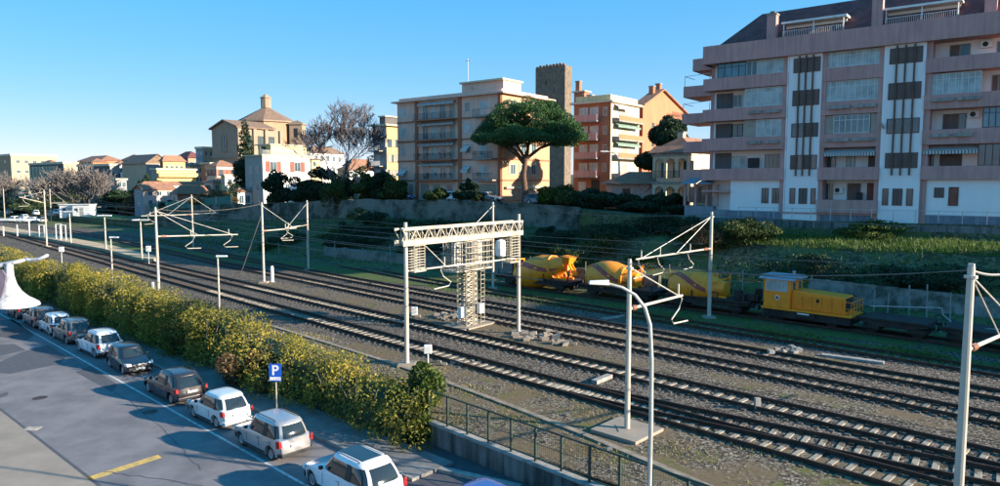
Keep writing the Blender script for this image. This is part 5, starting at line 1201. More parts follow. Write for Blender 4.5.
# ---------------------------------------------------------------- generic corner building
class CB:
    """corner nearest the camera at image column pc, depth Y; shaded face runs to column pl, sunny face to column pr"""
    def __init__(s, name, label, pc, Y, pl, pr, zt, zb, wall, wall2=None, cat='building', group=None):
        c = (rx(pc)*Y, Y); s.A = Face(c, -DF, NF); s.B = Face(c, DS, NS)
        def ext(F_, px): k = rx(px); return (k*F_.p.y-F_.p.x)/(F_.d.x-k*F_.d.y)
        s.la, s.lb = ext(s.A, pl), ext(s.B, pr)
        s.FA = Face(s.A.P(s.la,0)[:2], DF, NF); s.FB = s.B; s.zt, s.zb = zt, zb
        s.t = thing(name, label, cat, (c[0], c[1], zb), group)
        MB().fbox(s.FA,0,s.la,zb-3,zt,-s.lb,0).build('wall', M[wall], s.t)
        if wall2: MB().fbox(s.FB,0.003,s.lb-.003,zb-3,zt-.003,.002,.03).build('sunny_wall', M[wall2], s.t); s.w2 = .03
        else: s.w2 = 0
    def a(s, f): return s.la*f
    def hip(s, h, m='tile', over=.5, flat=None):
        l, d, z = s.la, s.lb, s.zt+.005; P = s.FA.P; k = min(l, d)/2
        e = [P(-over,z,over), P(l+over,z,over), P(l+over,z,-d-over), P(-over,z,-d-over)]
        if l >= d: r0, r1 = P(k,z+h,-d/2), P(l-k,z+h,-d/2); fs = [(0,1,5,4),(1,2,5),(2,3,4,5),(3,0,4),(3,2,1,0)]
        else: r0, r1 = P(l/2,z+h,-k), P(l/2,z+h,-d+k); fs = [(0,1,4),(1,2,5,4),(2,3,5),(3,0,4,5),(3,2,1,0)]
        if l >= d: fs = [(0,1,5,4),(1,2,5),(2,3,4,5),(3,0,4),(3,2,1,0)]
        return MB().add(e+[r0,r1], fs).build('roof', M[m], s.t)
    def gable(s, h, m='tile', along='a', over=.4):
        l, d, z = s.la, s.lb, s.zt+.005; P = s.FA.P
        if along == 'a': prof = [P(-over,z,over),P(-over,z+h,-d/2),P(-over,z,-d-over)]; ex = (P(l+over,0,0)-P(-over,0,0)); wl = [P(0,s.zt,0),P(0,z+h*.93,-d/2),P(0,s.zt,-d)]; ex2 = P(l,0,0)-P(0,0,0)
        else: prof = [P(-over,z,over),P(l/2,z+h,over),P(l+over,z,over)]; ex = (P(0,0,-d-over)-P(0,0,over)); wl = [P(0,s.zt,0),P(l/2,z+h*.93,0),P(l,s.zt,0)]; ex2 = P(0,0,-d)-P(0,0,0)
        top = [prof[0]+Vector((0,0,.0)),prof[1],prof[2],prof[2]-Vector((0,0,.18)),prof[1]-Vector((0,0,.2)),prof[0]-Vector((0,0,.18))]
        r = MB().prism(top, ex).build('roof', M[m], s.t)
        MB().prism(wl, ex2).build('gable_wall', s.t.children[0].data.materials[0], s.t); return r
    def grid(s, which, cols, zs, ww=1.1, hh=1.4, frame='white_frame', glass='glass', shutters=None, u0=.06, u1=.94, closed=.35, skip=()):
        F_ = s.FA if which == 'a' else s.FB; L = s.la if which == 'a' else s.lb; w = 0 if which == 'a' else s.w2
        for j, z in enumerate(zs):
            for i in range(cols):
                if (i,j) in skip: continue
                u = L*(u0+(u1-u0)*(i+.5)/cols)
                if rnd.random() < closed and shutters: window(F_,u-ww/2,u+ww/2,z,z+hh,s.t,1,frame,shutters,w)
                else:
                    f = window(F_,u-ww/2,u+ww/2,z,z+hh,s.t,2,frame,glass,w)
                    if shutters and frame != 'x':
                        for sg in (-1,1): MB().fbox(F_,u+sg*(ww/2+.28)-.26,u+sg*(ww/2+.28)+.26,z,z+hh,w+.002,w+.05).build('shutter', M[shutters], f)
    def slab(s, z, th=.25, over=.5, m='concrete', name='cornice'):
        return MB().fbox(s.FA,-over,s.la+over,z,z+th,-s.lb-over,over).build(name, M[m], s.t)
    def chim(s, fu, fw, h, m='brick', wd=.4):
        P = s.FA; u, w = s.la*fu, -s.lb*fw; z0 = s.zt-.3; c = MB().fbox(P,u-wd,u+wd,z0,z0+h,w-wd,w+wd).build('chimney', M[m], s.t); MB().fbox(P,u-wd-.1,u+wd+.1,z0+h+.002,z0+h+.15,w-wd-.1,w+wd+.1).build('chimney_cap', M['concrete'], c)

# ---------------------------------------------------------------- 2. balconied block behind the pine
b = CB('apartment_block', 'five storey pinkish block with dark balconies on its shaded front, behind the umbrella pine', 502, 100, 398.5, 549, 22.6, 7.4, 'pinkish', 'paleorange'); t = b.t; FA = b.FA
b.slab(22.6,.22,.7,'pinkish'); MB().fbox(FA,.2,b.la-.2,22.83,23.3,-b.lb+.2,-.2).build('roof_parapet', M['pinkish'], t)
uu = lambda px: FA.u(px)
MB().fbox(FA,uu(459),uu(500),23.3,24.6,-5,-.8).build('stair_head', M['pinkish'], t); MB().fbox(FA,uu(458),uu(501),24.602,24.85,-5.4,-.4).build('stair_head_roof', M['cream'], t)
MB().tube(FA.P(uu(460),24.8,-2),FA.P(uu(460),28.5,-2),.04).build('aerial', M['galv'], t); MB().bar(FA.P(uu(457.5),28.2,-2),FA.P(uu(463),28.2,-2),.05).build('aerial', M['galv'], t)
for a_, c_ in ((416.5,419),(459,462),(498.5,501.5)): MB().fbox(FA,uu(a_),uu(c_),7.4,22.6,.003,.2).build('brick_pier', M['brick'], t)
zf = [7.4+3.04*i for i in range(6)]
for k in range(1,5):
    z = zf[k]-.15
    MB().fbox(FA,0,b.la,z,z+.22,.005,.12).build('floor_band', M['brick'], t)
    for (a_, c_) in ((420,458),(478,498)):
        s_ = MB().fbox(FA,uu(a_),uu(c_),z+.005,z+.2,.122,1.3).build('balcony', M['brick'] if a_ == 420 else M['concrete'], t)
        rail(FA,uu(a_),uu(c_),z+.2,z+1.15,1.25,s_,'black' if k < 3 else 'darkwall')
        for q in range(5 if a_ == 420 else 2):
            u = rnd.uniform(uu(a_)+.4,uu(c_)-.4); pl_ = MB(); 
            for _ in range(14): x, zz = rnd.gauss(0,.18), rnd.uniform(.0,.5); pl_.add([FA.P(u+x-.08,z+.7+zz,1.1),FA.P(u+x+.1,z+.68+zz,1.2),FA.P(u+x,z+.9+zz,1.15)],[(0,1,2)])
            if k < 3: pl_.build('balcony_plant', M['leaf_dark'], s_)
    awning(FA,uu(422),uu(457),z+2.95,t,.15,.7,.4,'striped')
    for (px, cl, g_) in ((424,2,'glass'),(432.5,2,'curtain_glass'),(441,2,'glass'),(450.5,1,'beige_shutter')): u = uu(px); window(FA,u-.1,u+1.15,z+.3,z+2.3,t,cl,'white_frame',g_)
    window(FA,uu(465),uu(470.5),z+1.,z+2.4,t,1,'white_frame','curtain_glass' if k%2 else 'beige_shutter'); window(FA,uu(480),uu(488),z+.25,z+2.3,t,2,'white_frame','curtain_glass'); window(FA,uu(402),uu(407),z+.9,z+2.3,t,2,'white_frame','curtain_glass')
    if k in (1,2): awning(FA,uu(464.5),uu(471),z+2.2,t,.02,.9,.7,'whiteaw')
    if k == 1: awning(FA,uu(401),uu(408),z+1.8,t,.02,.9,.7,'whiteaw')
for (a_, c_, g_) in ((401,405,'beige_shutter'),(409,414,'beige_shutter'),(421,430,'beige_shutter'),(433,441,'beige_shutter'),(447,453,'glass'),(464,472,'beige_shutter'),(478,497,'beige_shutter')): window(FA,uu(a_),uu(c_),7.5,9.9,t,1,'white_frame',g_)
b.grid('b', 3, [zf[k]+.8 for k in range(5)], 1.2, 1.5, shutters='beige_shutter', closed=.4, u0=.1, u1=.75)
for k in range(1,5): MB().fbox(b.FB,0,b.lb,zf[k]-.15,zf[k]+.07,.031,.1).build('floor_band', M['brick'], t)
MB().fbox(b.FB,b.lb*.3,b.lb*.9,7.4,7.6,.1,.2).build('step', M['concrete'], t)
MB().fbox(b.FB,.5,b.lb-.5,9.2,9.5,.11,.5).build('canopy', M['cream'], t)
# tree branch shadows etc come from real trees
# ---------------------------------------------------------------- 3. stone tower
b = CB('stone_tower', 'tall square dark stone tower rising behind the umbrella pine', 564, 185, 535, 570.5, 40.6, 8, 'tufa'); t = b.t
P = b.FA.P; l, d = b.la, b.lb
m = MB()
for i in range(9):
    u = l*(i+.1)/9; m.fbox(b.FA,u,u+l*.07,40.6,41.1+rnd.uniform(-.2,.2),-.6,-.02)
m.build('battlement', M['tufa'], t)
for (fu, z) in ((.35,36),(.7,31),(.3,26)): MB().fbox(b.FA,l*fu,l*fu+.35,z,z+1.2,.002,.03).build('slit_window', M['black'], t)
# ---------------------------------------------------------------- 4. brick block on the right of the pine
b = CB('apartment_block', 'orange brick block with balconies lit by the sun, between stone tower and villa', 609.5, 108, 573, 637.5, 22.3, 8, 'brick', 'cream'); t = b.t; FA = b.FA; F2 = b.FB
b.slab(22.3,.3,.5,'cream'); MB().fbox(FA,.2,b.la-.2,22.602,23.5,-b.lb+.2,-.2).build('roof_parapet', M['paleyel'], t)
zf = [8+2.85*i for i in range(6)]
for k in range(1,5):
    z = zf[k]
    s_ = MB().fbox(FA,b.la*.1,b.la*.72,z,z+.2,.003,1.1).build('balcony', M['concrete'], t); MB().fbox(FA,b.la*.1,b.la*.72,z+.2,z+1.1,1.0,1.1).build('balcony_front', M['mauve'], s_)
    for f in (.16,.45): window(FA,b.la*f,b.la*f+1.5,z+.3,z+2.3,t,2,'white_frame','curtain_glass')
    window(FA,b.la*.8,b.la*.8+.7,z+.9,z+2.2,t,1,'white_frame','glass')
    L_ = b.lb; s_ = MB().fbox(F2,L_*.08,L_*.97,z,z+.2,.031,1.1).build('balcony', M['concrete'], t)
    MB().fbox(F2,L_*.08,L_*.97,z+.2,z+.95,1.0,1.08).build('balcony_front', M['orange' if k > 1 else 'mauve'], s_)
    for f, g_ in ((.14,'curtain_glass'),(.4,'beige_shutter'),(.68,'curtain_glass')): window(F2,L_*f,L_*f+1.6,z+.25,z+2.25,t,2,'white_frame',g_,.03)
    if k in (2,3): awning(F2,L_*.1,L_*.9,z+2.75,t,.04,.8,.5,'greenaw')
    if k == 4: awning(F2,L_*.1,L_*.5,z+2.7,t,.04,.8,.5,'whiteaw')
window(FA,b.la*.15,b.la*.35,8.3,10.2,t,3,'white_frame','curtain_glass'); MB().fbox(FA,b.la*.5,b.la*.72,8,10.5,.003,.06).build('door', M['black'], t); window(F2,1,3,8.6,10,t,2,'white_frame','glass',.03)
for f, h in ((.2,1.9),(.8,1.4)): b.chim(f,.3,h,'brick')
b = CB('apartment_block', 'sunlit orange gabled brick building directly right of the balconied brick block', 641, 117, 634, 683, 22.8, 8, 'brick', 'orange'); t = b.t; F2 = b.FB
gw = MB(); L_ = b.lb; gw.prism([F2.P(0,22.8,.03),F2.P(L_*.42,25.8,.03),F2.P(L_,22.8,.03)], F2.n*-b.la); gw.build('gable_wall', M['orange'], t)
for a_, c_, za, zc in ((-.4,L_*.42,22.65,25.95),(L_+.4,L_*.42,22.65,25.95)): 
    MB().prism([F2.P(a_,za,.5),F2.P(c_,zc,.5),F2.P(c_,zc+.25,.5),F2.P(a_,za+.25,.5)], F2.n*-(b.la+1)).build('roof', M['tile'], t)
b.chim(.3,.3,3.9,'brick'); b.chim(.3,.45,4.6,'brick')
MB().fbox(F2,L_*.55,L_+.2,21.3,21.6,.05,.9).build('balcony', M['brick'], t); rail(F2,L_*.55,L_+.2,21.6,22.5,.85,t,'brown_frame')
for z in (19,16.2,13.4): window(F2,L_*.65,L_*.65+1.2,z,z+1.5,t,2,'brown_frame','glass',.03); window(F2,L_*.2,L_*.2+.9,z,z+1.2,t,2,'brown_frame','glass',.03)
b = CB('roof_house', 'small orange rooftop storey left of the brick block, beside the stone tower', 583, 125, 573, 588, 26, 12, 'brick', 'orange', cat='building'); b.slab(26,.25,.3,'cream'); b.chim(.3,.3,2.2)
# ---------------------------------------------------------------- 5. villa with arches
def arch_row(F_, u0, n, aw, pier, z0, zs, par, w, m='whitewall', d=.3):
    """arcade: piers and round arches, open"""
    r = (aw)/2; vs = []; o = MB(); u = u0
    for i in range(n+1):
        o.fbox(F_,u,u+pier,z0,zs,w-d,w)
        if i < n:
            c = u+pier+r; k = 10; pts = []
            for j in range(k+1): a_ = math.pi*(1-j/k); pts.append((c+r*math.cos(a_), zs+r*math.sin(a_)))
            top = zs+r+.35
            for (x0,y0),(x1,y1) in zip(pts, pts[1:]): o.hexa([F_.P(x0,y0,w),F_.P(x1,y1,w),F_.P(x1,y1,w-d),F_.P(x0,y0,w-d)],[F_.P(x0,top,w),F_.P(x1,top,w),F_.P(x1,top,w-d),F_.P(x0,top,w-d)])
        o.fbox(F_,u,u+pier,zs,zs+r+.35,w-d,w); u += pier+aw
    return o.build('arcade', M[m], par), u
b = CB('villa', 'cream two storey villa with open arches and tiled roof beside the mauve block', 690, 88, 655.5, 730, 14.0, 7.2, 'cream'); t = b.t; FA = b.FA
b.hip(2.0,'tile',.8)
# arcade volume in front left
for z0, zs in ((7.2,9.0),(10.6,12.5)):
    arch_row(FA, .2, 3, 1.15, .35, z0, zs, t, 1.5, 'cream'); MB().fbox(FA,.05,4.9,zs+.93,zs+1.15,.004,1.7).build('loggia_slab', M['concrete'], t)
    for f in (.7,2.3,3.7): window(FA,f,f+.9,z0+.1,z0+2.0,t,2,'brown_frame','glass')
rail(FA,-.1,b.la,10.65,11.5,1.7,t,'black'); MB().prism([FA.P(-.3,13.7,1.9),FA.P(5.2,13.7,1.9),FA.P(5.2,14.6,0),FA.P(-.3,14.6,0)],(0,0,.12)).build('loggia_roof', M['tile'], t)
window(FA,b.la*.8,b.la*.8+1.3,11.2,12.8,t,2,'brown_frame','glass'); b.chim(.45,.2,2.8,'cream')
# terrace pavilion in front of it, next to the block
F = FB; t = thing('terrace_pavilion', 'low terrace with grey canvas awnings against the left end of the long block', 'pavilion', F.P(U(683),6.5,1.2))
u0, u1 = U(684,-.5), uL+1.1
MB().fbox(F,u0,u1,5,7.5,-6,-.6).build('base_wall', M['bluegrey'], t); MB().fbox(F,u0,u1,7.502,9.9,-6,-3).build('back_wall', M['cream'], t)
for px in (684,695,706,716): u = U(px,-.7); MB().fbox(F,u-.12,u+.12,7.5,9.9,-.95,-.7).build('pillar', M['mauve'], t)
rail(F,u0,u1,7.5,8.5,-.8,t,'brown_frame')
for a_, c_ in ((u0-.2,(u0+u1)/2-.1),((u0+u1)/2+.1,u1)): MB().hexa([F.P(a_,9.9,.2),F.P(c_,9.9,.2),F.P(c_,10.75,-3),F.P(a_,10.75,-3)],[F.P(a_,9.96,.2),F.P(c_,9.96,.2),F.P(c_,10.82,-3),F.P(a_,10.82,-3)]).build('canvas_awning', M['greyaw'], t)
for px in (689,700,710): u = U(px,-3); window(F,u,u+1.2,7.8,9.6,t,2,'brown_frame','glass',-3)
# gazebo with tiled roof left of villa
c = V(641,190,93); c.z = 7.3; t = thing('gazebo', 'tiled roof garden pavilion on pink walls left of the villa', 'pavilion', c)
MB().box(c.x-4.2,c.x+4.2,c.y-2,c.y+3,7.3,9.9).build('wall', M['pink'], t); MB().add([(c.x-5,c.y-3,9.9),(c.x+5,c.y-3,9.9),(c.x+5,c.y+4,9.9),(c.x-5,c.y+4,9.9),(c.x-1.5,c.y+.5,11.5),(c.x+1.5,c.y+.5,11.5)],[(0,1,5,4),(1,2,5),(2,3,4,5),(3,0,4),(3,2,1,0)]).build('roof', M['tile'], t)
for dx in (-2.8,1.8): MB().box(c.x+dx,c.x+dx+1,c.y-2.03,c.y-2.001,7.5,9.3).build('door', M['brown_frame'], t)
# lamp by the brick block
street_lamp(619, 93, 7.3, [(619.3,175),(619,162),(617.5,156),(613.5,152.5),(607,151.5)], .13, 'tall pale curved street lamp in front of the brick block', name='road_lamp', head_len=.9)
# ---------------------------------------------------------------- 6. yellow apartments left of the balconied block
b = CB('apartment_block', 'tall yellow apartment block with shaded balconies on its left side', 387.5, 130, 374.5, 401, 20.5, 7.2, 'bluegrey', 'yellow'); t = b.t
b.slab(20.5,.3,.7,'cream'); MB().fbox(b.FA,b.la*.4,b.la-.6,20.8,22.2,-6,-.3).build('roof_storey', M['darkwall'], t); MB().fbox(b.FA,b.la*.35,b.la-.3,22.202,22.4,-6.4,0).build('roof_slab', M['cream'], t)
for z in (10.2,13,15.8,18.4):
    s_ = MB().fbox(b.FA,.1,b.la*.8,z,z+.18,.003,1.2).build('balcony', M['concrete'], t); rail(b.FA,.1,b.la*.8,z+.18,z+1.1,1.15,s_,'white_metal'); window(b.FA,b.la*.2,b.la*.5,z+.3,z+2.2,t,2,'white_frame','glass')
b.grid('b',3,[8.2,11,13.8,16.6],1.1,1.5,'brown_frame','glass','beige_shutter',closed=.4)
# ---------------------------------------------------------------- 7. white house with red shutters
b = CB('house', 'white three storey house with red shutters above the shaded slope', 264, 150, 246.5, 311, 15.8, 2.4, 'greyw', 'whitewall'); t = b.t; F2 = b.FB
b.slab(15.8,.25,.35,'cream'); rail(F2,0,b.lb,16.05,17.0,.2,t,'galv')
MB().fbox(b.FA,b.la*.2,b.la-.5,16.06,18.2,-b.lb+.5,-2.5).build('roof_storey', M['paleyel'], t); MB().fbox(b.FA,b.la*.1,b.la-.2,18.202,18.45,-b.lb+.2,-2.1).build('roof_slab', M['cream'], t)
for px in (274.5, 298.5): u = F2.u(px); window(F2,u-.8,u+.8,12.5,14.6,t,2,'white_frame','glass',.03)
for px in (274.5, 298.5):
    u = F2.u(px)
    for sg in (-1,1): MB().fbox(F2,u+sg*1.4-.55,u+sg*1.4+.55,12.4,14.7,.033,.1).build('shutter', M['red_shutter'], t)
b.grid('a',2,[4.6,8.4,12],1.,1.6,'white_frame','glass',u0=.1,u1=.9); b.grid('b',3,[8.3],1.1,1.5,'white_frame','glass'); 
for px in (272,299): u = F2.u(px); window(F2,u-.9,u+.9,16.3,17.9,t,2,'brown_frame','glass',-2.45)
# ---------------------------------------------------------------- 8. church
Yc = 235
b = CB('church', 'large old brick church with octagonal tiled dome roof and stone lantern', 240, Yc, 214.5, 284, 28.5, 10, 'oldstone'); t = b.t
# nave gable on the left front
FA = b.FA; l = b.la; zg = b.zt
MB().prism([FA.P(0,zg,0),FA.P(l/2,zg+2.3,0),FA.P(l,zg,0)], -NF*14).build('gable_wall', M['oldstone'], t)
for s0, s1 in ((-.8,l/2),(l+.8,l/2)): MB().prism([FA.P(s0,zg-.2,.7),FA.P(s1,zg+2.5,.7),FA.P(s1,zg+3.0,.7),FA.P(s0,zg+.3,.7)], -NF*15).build('roof', M['oldtile'], t)
window(FA,l*.42,l*.58,zg-8,zg-2.5,t,2,'oldstone','glass',th=.3)
MB().fbox(FA,-.4,l+.4,zg-10,zg-9.5,.01,.4).build('cornice', M['oldstone'], t)
for f in (.25,.5,.75): window(b.FB,b.lb*f-1,b.lb*f+1,zg-7,zg-2.5,t,2,'oldstone','glass',th=.3)
for f in (.02,.36,.62,.96): MB().fbox(b.FB,b.lb*f-.6,b.lb*f+.6,10,zg-.3,.01,.7).build('buttress', M['oldstone'], t)
cx, cy = rx(269)*(Yc+27), Yc+27
def octa(r, z0, z1, m, nm, r2=None, n=8, c=(cx,cy)):
    vs = []; r2 = r if r2 is None else r2
    for rr, z in ((r,z0),(r2,z1)):
        for j in range(n): a_ = 2*math.pi*(j+.5)/n+.62; vs.append((c[0]+rr*math.cos(a_), c[1]+rr*math.sin(a_), z))
    fs = [(j,(j+1)%n,(j+1)%n+n,j+n) for j in range(n)]+[tuple(range(n))[::-1], tuple(range(n,2*n))]
    return MB().add(vs, fs).build(nm, M[m], t)
R8 = 10.3; octa(R8, 12, 32, 'ochre', 'drum_wall'); octa(R8+.7, 32.002, 32.5, 'oldstone', 'cornice'); octa(R8+.6, 32.502, 37.6, 'oldtile', 'dome_roof', 1.5)
octa(1.8, 37.6, 41.2, 'oldstone', 'lantern'); octa(2.1, 41.202, 41.5, 'oldstone', 'cornice'); octa(1.7, 41.502, 42.8, 'oldstone', 'lantern_cap', .3)
tt = thing('bell_turret', 'small square stone turret at the right shoulder of the church', 'tower', (rx(299.5)*(Yc+24), Yc+24, 14)); q = tt.location
MB().box(q.x-2.3,q.x+2.3,q.y-2.3,q.y+2.3,12,31.2).build('wall', M['oldstone'], tt); MB().box(q.x-2.7,q.x+2.7,q.y-2.7,q.y+2.7,31.202,31.7).build('cornice', M['oldstone'], tt)
MB().box(q.x-.7,q.x+.7,q.y-2.34,q.y-2.301,26.5,29.8).build('opening', M['black'], tt); MB().add([(q.x-2.5,q.y-2.5,31.7),(q.x+2.5,q.y-2.5,31.7),(q.x+2.5,q.y+2.5,31.7),(q.x-2.5,q.y+2.5,31.7),(q.x,q.y,32.9)],[(0,1,4),(1,2,4),(2,3,4),(3,0,4)]).build('roof', M['oldtile'], tt)
# ---------------------------------------------------------------- 9. the town to the left; (name,label,pc,Y,pl,pr,ytop,ybase,wallA,wallB,roof,h,rows,cols a,cols b)
def zz(y, Y): return CAMZ+(183-y)/700*Y
def town(label, pc, Y, pl, pr, yt, yb, wa, wb, roof, h, rows, ca, cb, name='house', rm='tile', sh=None, extra=None, ww=1.1):
    zt, zb = zz(yt,Y), zz(yb,Y); b = CB(name, label, pc, Y, pl, pr, zt, zb, wa, wb, 'building')
    if roof == 'hip': b.hip(h, rm)
    elif roof == 'gable_a': b.gable(h, rm, 'a')
    elif roof == 'gable_b': b.gable(h, rm, 'b')
    else: b.slab(zt, h, .3, 'cream')
    H_ = (zt-zb)/max(1,rows); zs = [zb+H_*i+H_*.3 for i in range(rows)]; hh = min(1.7, H_*.5)
    if ca: b.grid('a', ca, zs, ww, hh, 'white_frame' if not sh else 'brown_frame', 'glass', sh)
    if cb: b.grid('b', cb, zs, ww, hh, 'white_frame' if not sh else 'brown_frame', 'glass', sh)
    return b
town('long pale old palace on the skyline at the far left edge', 14, 420, -30, 60, 156, 186, 'ochre', 'tan', 'flat', 1.2, 3, 7, 5, 'palace', 'oldtile', ww=2)
b = town('brownish building with tall stone fins on its front, left of the bare trees', 66, 260, 32, 80, 164, 196, 'darkwall', 'tan', 'flat', .8, 1, 0, 3, 'public_building')
for i in range(8): u = b.la*(.1+i*.1); MB().fbox(b.FA,u,u+.8,zz(184,260),zz(166,260),.003,1.2).build('fin', M['cream'], b.t)
MB().fbox(b.FA,-2,b.la*.9,zz(186,260),zz(184.5,260),.01,3).build('ledge', M['cream'], b.t)
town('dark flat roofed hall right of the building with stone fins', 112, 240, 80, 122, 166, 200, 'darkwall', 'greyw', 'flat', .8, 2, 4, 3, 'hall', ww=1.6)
town('large plain grey gabled wall building behind the yellow house', 148, 230, 124, 172, 163.5, 192, 'tan', 'greyw', 'gable_a', 3.2, 0, 0, 0, 'warehouse', 'oldtile')
b = town('bright yellow low apartment house with balcony ledges, left half', 158.5, 200, 153, 197.5, 170, 189, 'tan', 'yellow', 'flat', .5, 2, 1, 5, 'apartment_house')
for z in (zz(177,200), zz(186,200)): MB().fbox(b.FB,0,b.lb,z,z+1.1,.031,1.2).build('balcony_band', M['yellow'], b.t)
town('yellow ochre upper house with red roof behind the bright yellow one', 165, 225, 162, 187, 161.5, 175, 'red_shutter', 'yellow', 'hip', 2, 1, 0, 4)
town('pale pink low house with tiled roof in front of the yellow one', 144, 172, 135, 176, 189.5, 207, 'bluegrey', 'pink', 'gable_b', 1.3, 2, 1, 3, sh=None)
town('long low white house between the yellow house and the pink one', 143, 185, 139, 206, 185, 200, 'whitewall', 'whitewall', 'hip', 1, 1, 1, 5)
town('reddish low roofed house right of the pale pink one', 178, 165, 172, 232, 194, 208, 'pink', 'brick', 'hip', 2.0, 1, 1, 5)
town('dark slate mansion with dormers behind, left of the church', 190, 300, 176, 206, 158, 180, 'darkwall', 'oldstone', 'hip', 3, 2, 3, 3, rm='roof_red')
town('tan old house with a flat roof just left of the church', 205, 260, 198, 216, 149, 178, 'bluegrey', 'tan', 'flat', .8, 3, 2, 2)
town('beige villa with a flat red hipped roof below the church', 218, 190, 208, 238, 166, 180, 'tan', 'pink', 'hip', 1.6, 1, 2, 3, sh='red_shutter')
town('small yellow and white house below the beige villa', 226, 170, 222, 243, 176, 188, 'yellow', 'whitewall', 'flat', .4, 1, 1, 2)
town('white row house right below the church body', 262, 200, 240, 322, 158, 178, 'greyw', 'paleyel', 'hip', 1.5, 2, 3, 8)
town('long pale house with brown roof right of the church turret', 312, 215, 300, 345, 153, 176, 'greyw', 'whitewall', 'hip', 2.3, 2, 2, 5, rm='oldtile')
town('low brown tile roof house behind the big bare tree', 352, 175, 344, 376, 166, 186, 'tan', 'orange', 'hip', 1.8, 1, 1, 4)
town('orange tiled low town house cluster on the far skyline', 104, 330, 80, 125, 160.5, 176, 'orange', 'orange', 'hip', 2.6, 1, 3, 4)
town('pinkish distant house left on the skyline below the palace', 50, 340, 40, 66, 165, 178, 'tan', 'pink', 'hip', 2.5, 1, 2, 3)
town('second tan distant house on the skyline between halls', 132, 300, 124, 150, 160, 176, 'tan', 'ochre', 'hip', 2.6, 1, 1, 3)
town('low cream building among the bare trees at the far left edge', 22, 210, 6, 40, 189, 200, 'cream', 'cream', 'flat', .6, 1, 4, 2)
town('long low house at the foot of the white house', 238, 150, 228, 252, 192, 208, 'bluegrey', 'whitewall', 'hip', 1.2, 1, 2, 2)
town('small grey shed with white gable front below the big bare tree', 358, 118, 354, 376, 182.5, 193, 'tan', 'paleyel', 'gable_b', .9, 1, 1, 2, 'shed', ww=.6)
for lab, pc, Y, pl, pr, yt, yb, wa, wb, rf, h, rw, ca, cb in (
 ('low ochre house peeping over the dark hall on the skyline',95,290,84,110,162,172,'tan','orange','hip',1.6,1,1,3),('tiny white house between the skyline cluster and the grey warehouse',120,270,115,130,164,176,'whitewall','whitewall','hip',1.3,1,1,2),
 ('dark roofed narrow house left of the yellow upper house',160,235,155,166,164,180,'brick','brick','hip',1.2,1,1,1),('brick red house with a small terrace left of the church foot',212,225,203,222,164,178,'brick','tan','flat',.5,2,1,2),
 ('cream house beneath the dark mansion',192,250,182,205,166,184,'cream','pink','hip',1.3,2,2,3),('low white house just below the church gable',229,205,222,244,168,180,'whitewall','cream','flat',.5,1,1,2),
 ('pink house with brown roof near the foot of the cedar',214,172,205,232,182,194,'pink','tan','hip',1.2,1,1,3),('dusty red house half hidden behind the brown leafed bush',200,155,190,222,199,210,'brick','pink','hip',1.1,1,1,2),
 ('pale wall house behind the bare thicket, left',40,245,30,56,183,196,'greyw','tan','flat',.5,1,1,3),('grey low house right behind the bare thicket',118,215,106,128,180,200,'greyw','bluegrey','flat',.5,2,2,2),
 ('red roofed house seen through the big bare tree',350,150,338,374,170,184,'tan','whitewall','hip',1.5,1,1,3)):
    town(lab, pc, Y, pl, pr, yt, yb, wa, wb, rf, h, rw, ca, cb)
# station cabins 
for (px, y, wd, lab) in ((73, 213.5, 4.8, 'small white cabin beside the green lawn, left one'), (85, 213.5, 4.2, 'small white cabin beside the green lawn, right one')):
    p = GT(px, y+3); zc = p.z; t = thing('white_cabin', lab, 'cabin', p); w_ = wd/2; MB().box(p.x-w_,p.x+w_,p.y-1.5,p.y+1.5,zc-.3,zc+2.9).build('wall', M['whitewall'], t, .03); MB().box(p.x-w_-.2,p.x+w_+.2,p.y-1.7,p.y+1.7,zc+2.902,zc+3.1).build('roof', M['white_metal'], t)
    MB().box(p.x-.3,p.x+.6,p.y-1.53,p.y-1.501,zc+.1,zc+2.2).build('door', M['galv'], t); MB().box(p.x-1.6,p.x-.8,p.y-1.53,p.y-1.501,zc+1.2,zc+2.1).build('window', M['glass'], t)
lw = MB(); lw.add([GT(60,213)+Vector((0,0,.12)),GT(100,213.5)+Vector((0,0,.12)),GT(128,217.5)+Vector((0,0,.12)),GT(118,222.5)+Vector((0,0,.12)),GT(90,222)+Vector((0,0,.12)),GT(66,219)+Vector((0,0,.12))],[(5,4,3,2,1,0)]); struct(lw.build('lawn', mat('lawn_grass',(.16,.22,.05),.9,var=.3,scale=.6)))
nf = MB(); a = G(118,209,1); 
t = thing('green_netting_fence', 'green netting fence running below the pink house', 'fence', G(118,211,.9)); q0, q1 = GT(118,213), GT(232,216)
MB().prism([q0,q1,q1+Vector((0,0,1.8)),q0+Vector((0,0,1.8))],(0,.06,0)).build('net', mat('green_net',(.03,.16,.12),.8), t)
for i in range(12): p = q0+(q1-q0)*i/11; MB().bar(p+Vector((0,-.06,-.5)),p+Vector((0,-.06,1.9)),.12).build('post', M['galv'], t)
# unseen block added right of the frame, sized to shade the sidings
o = MB().fbox(FB, 58, 150, 0, 25.2, -10, 0); tag(o.build('unseen_shade_block', M['whitewall']), 'unseen block added beyond the right edge to shade the sidings', 'building')
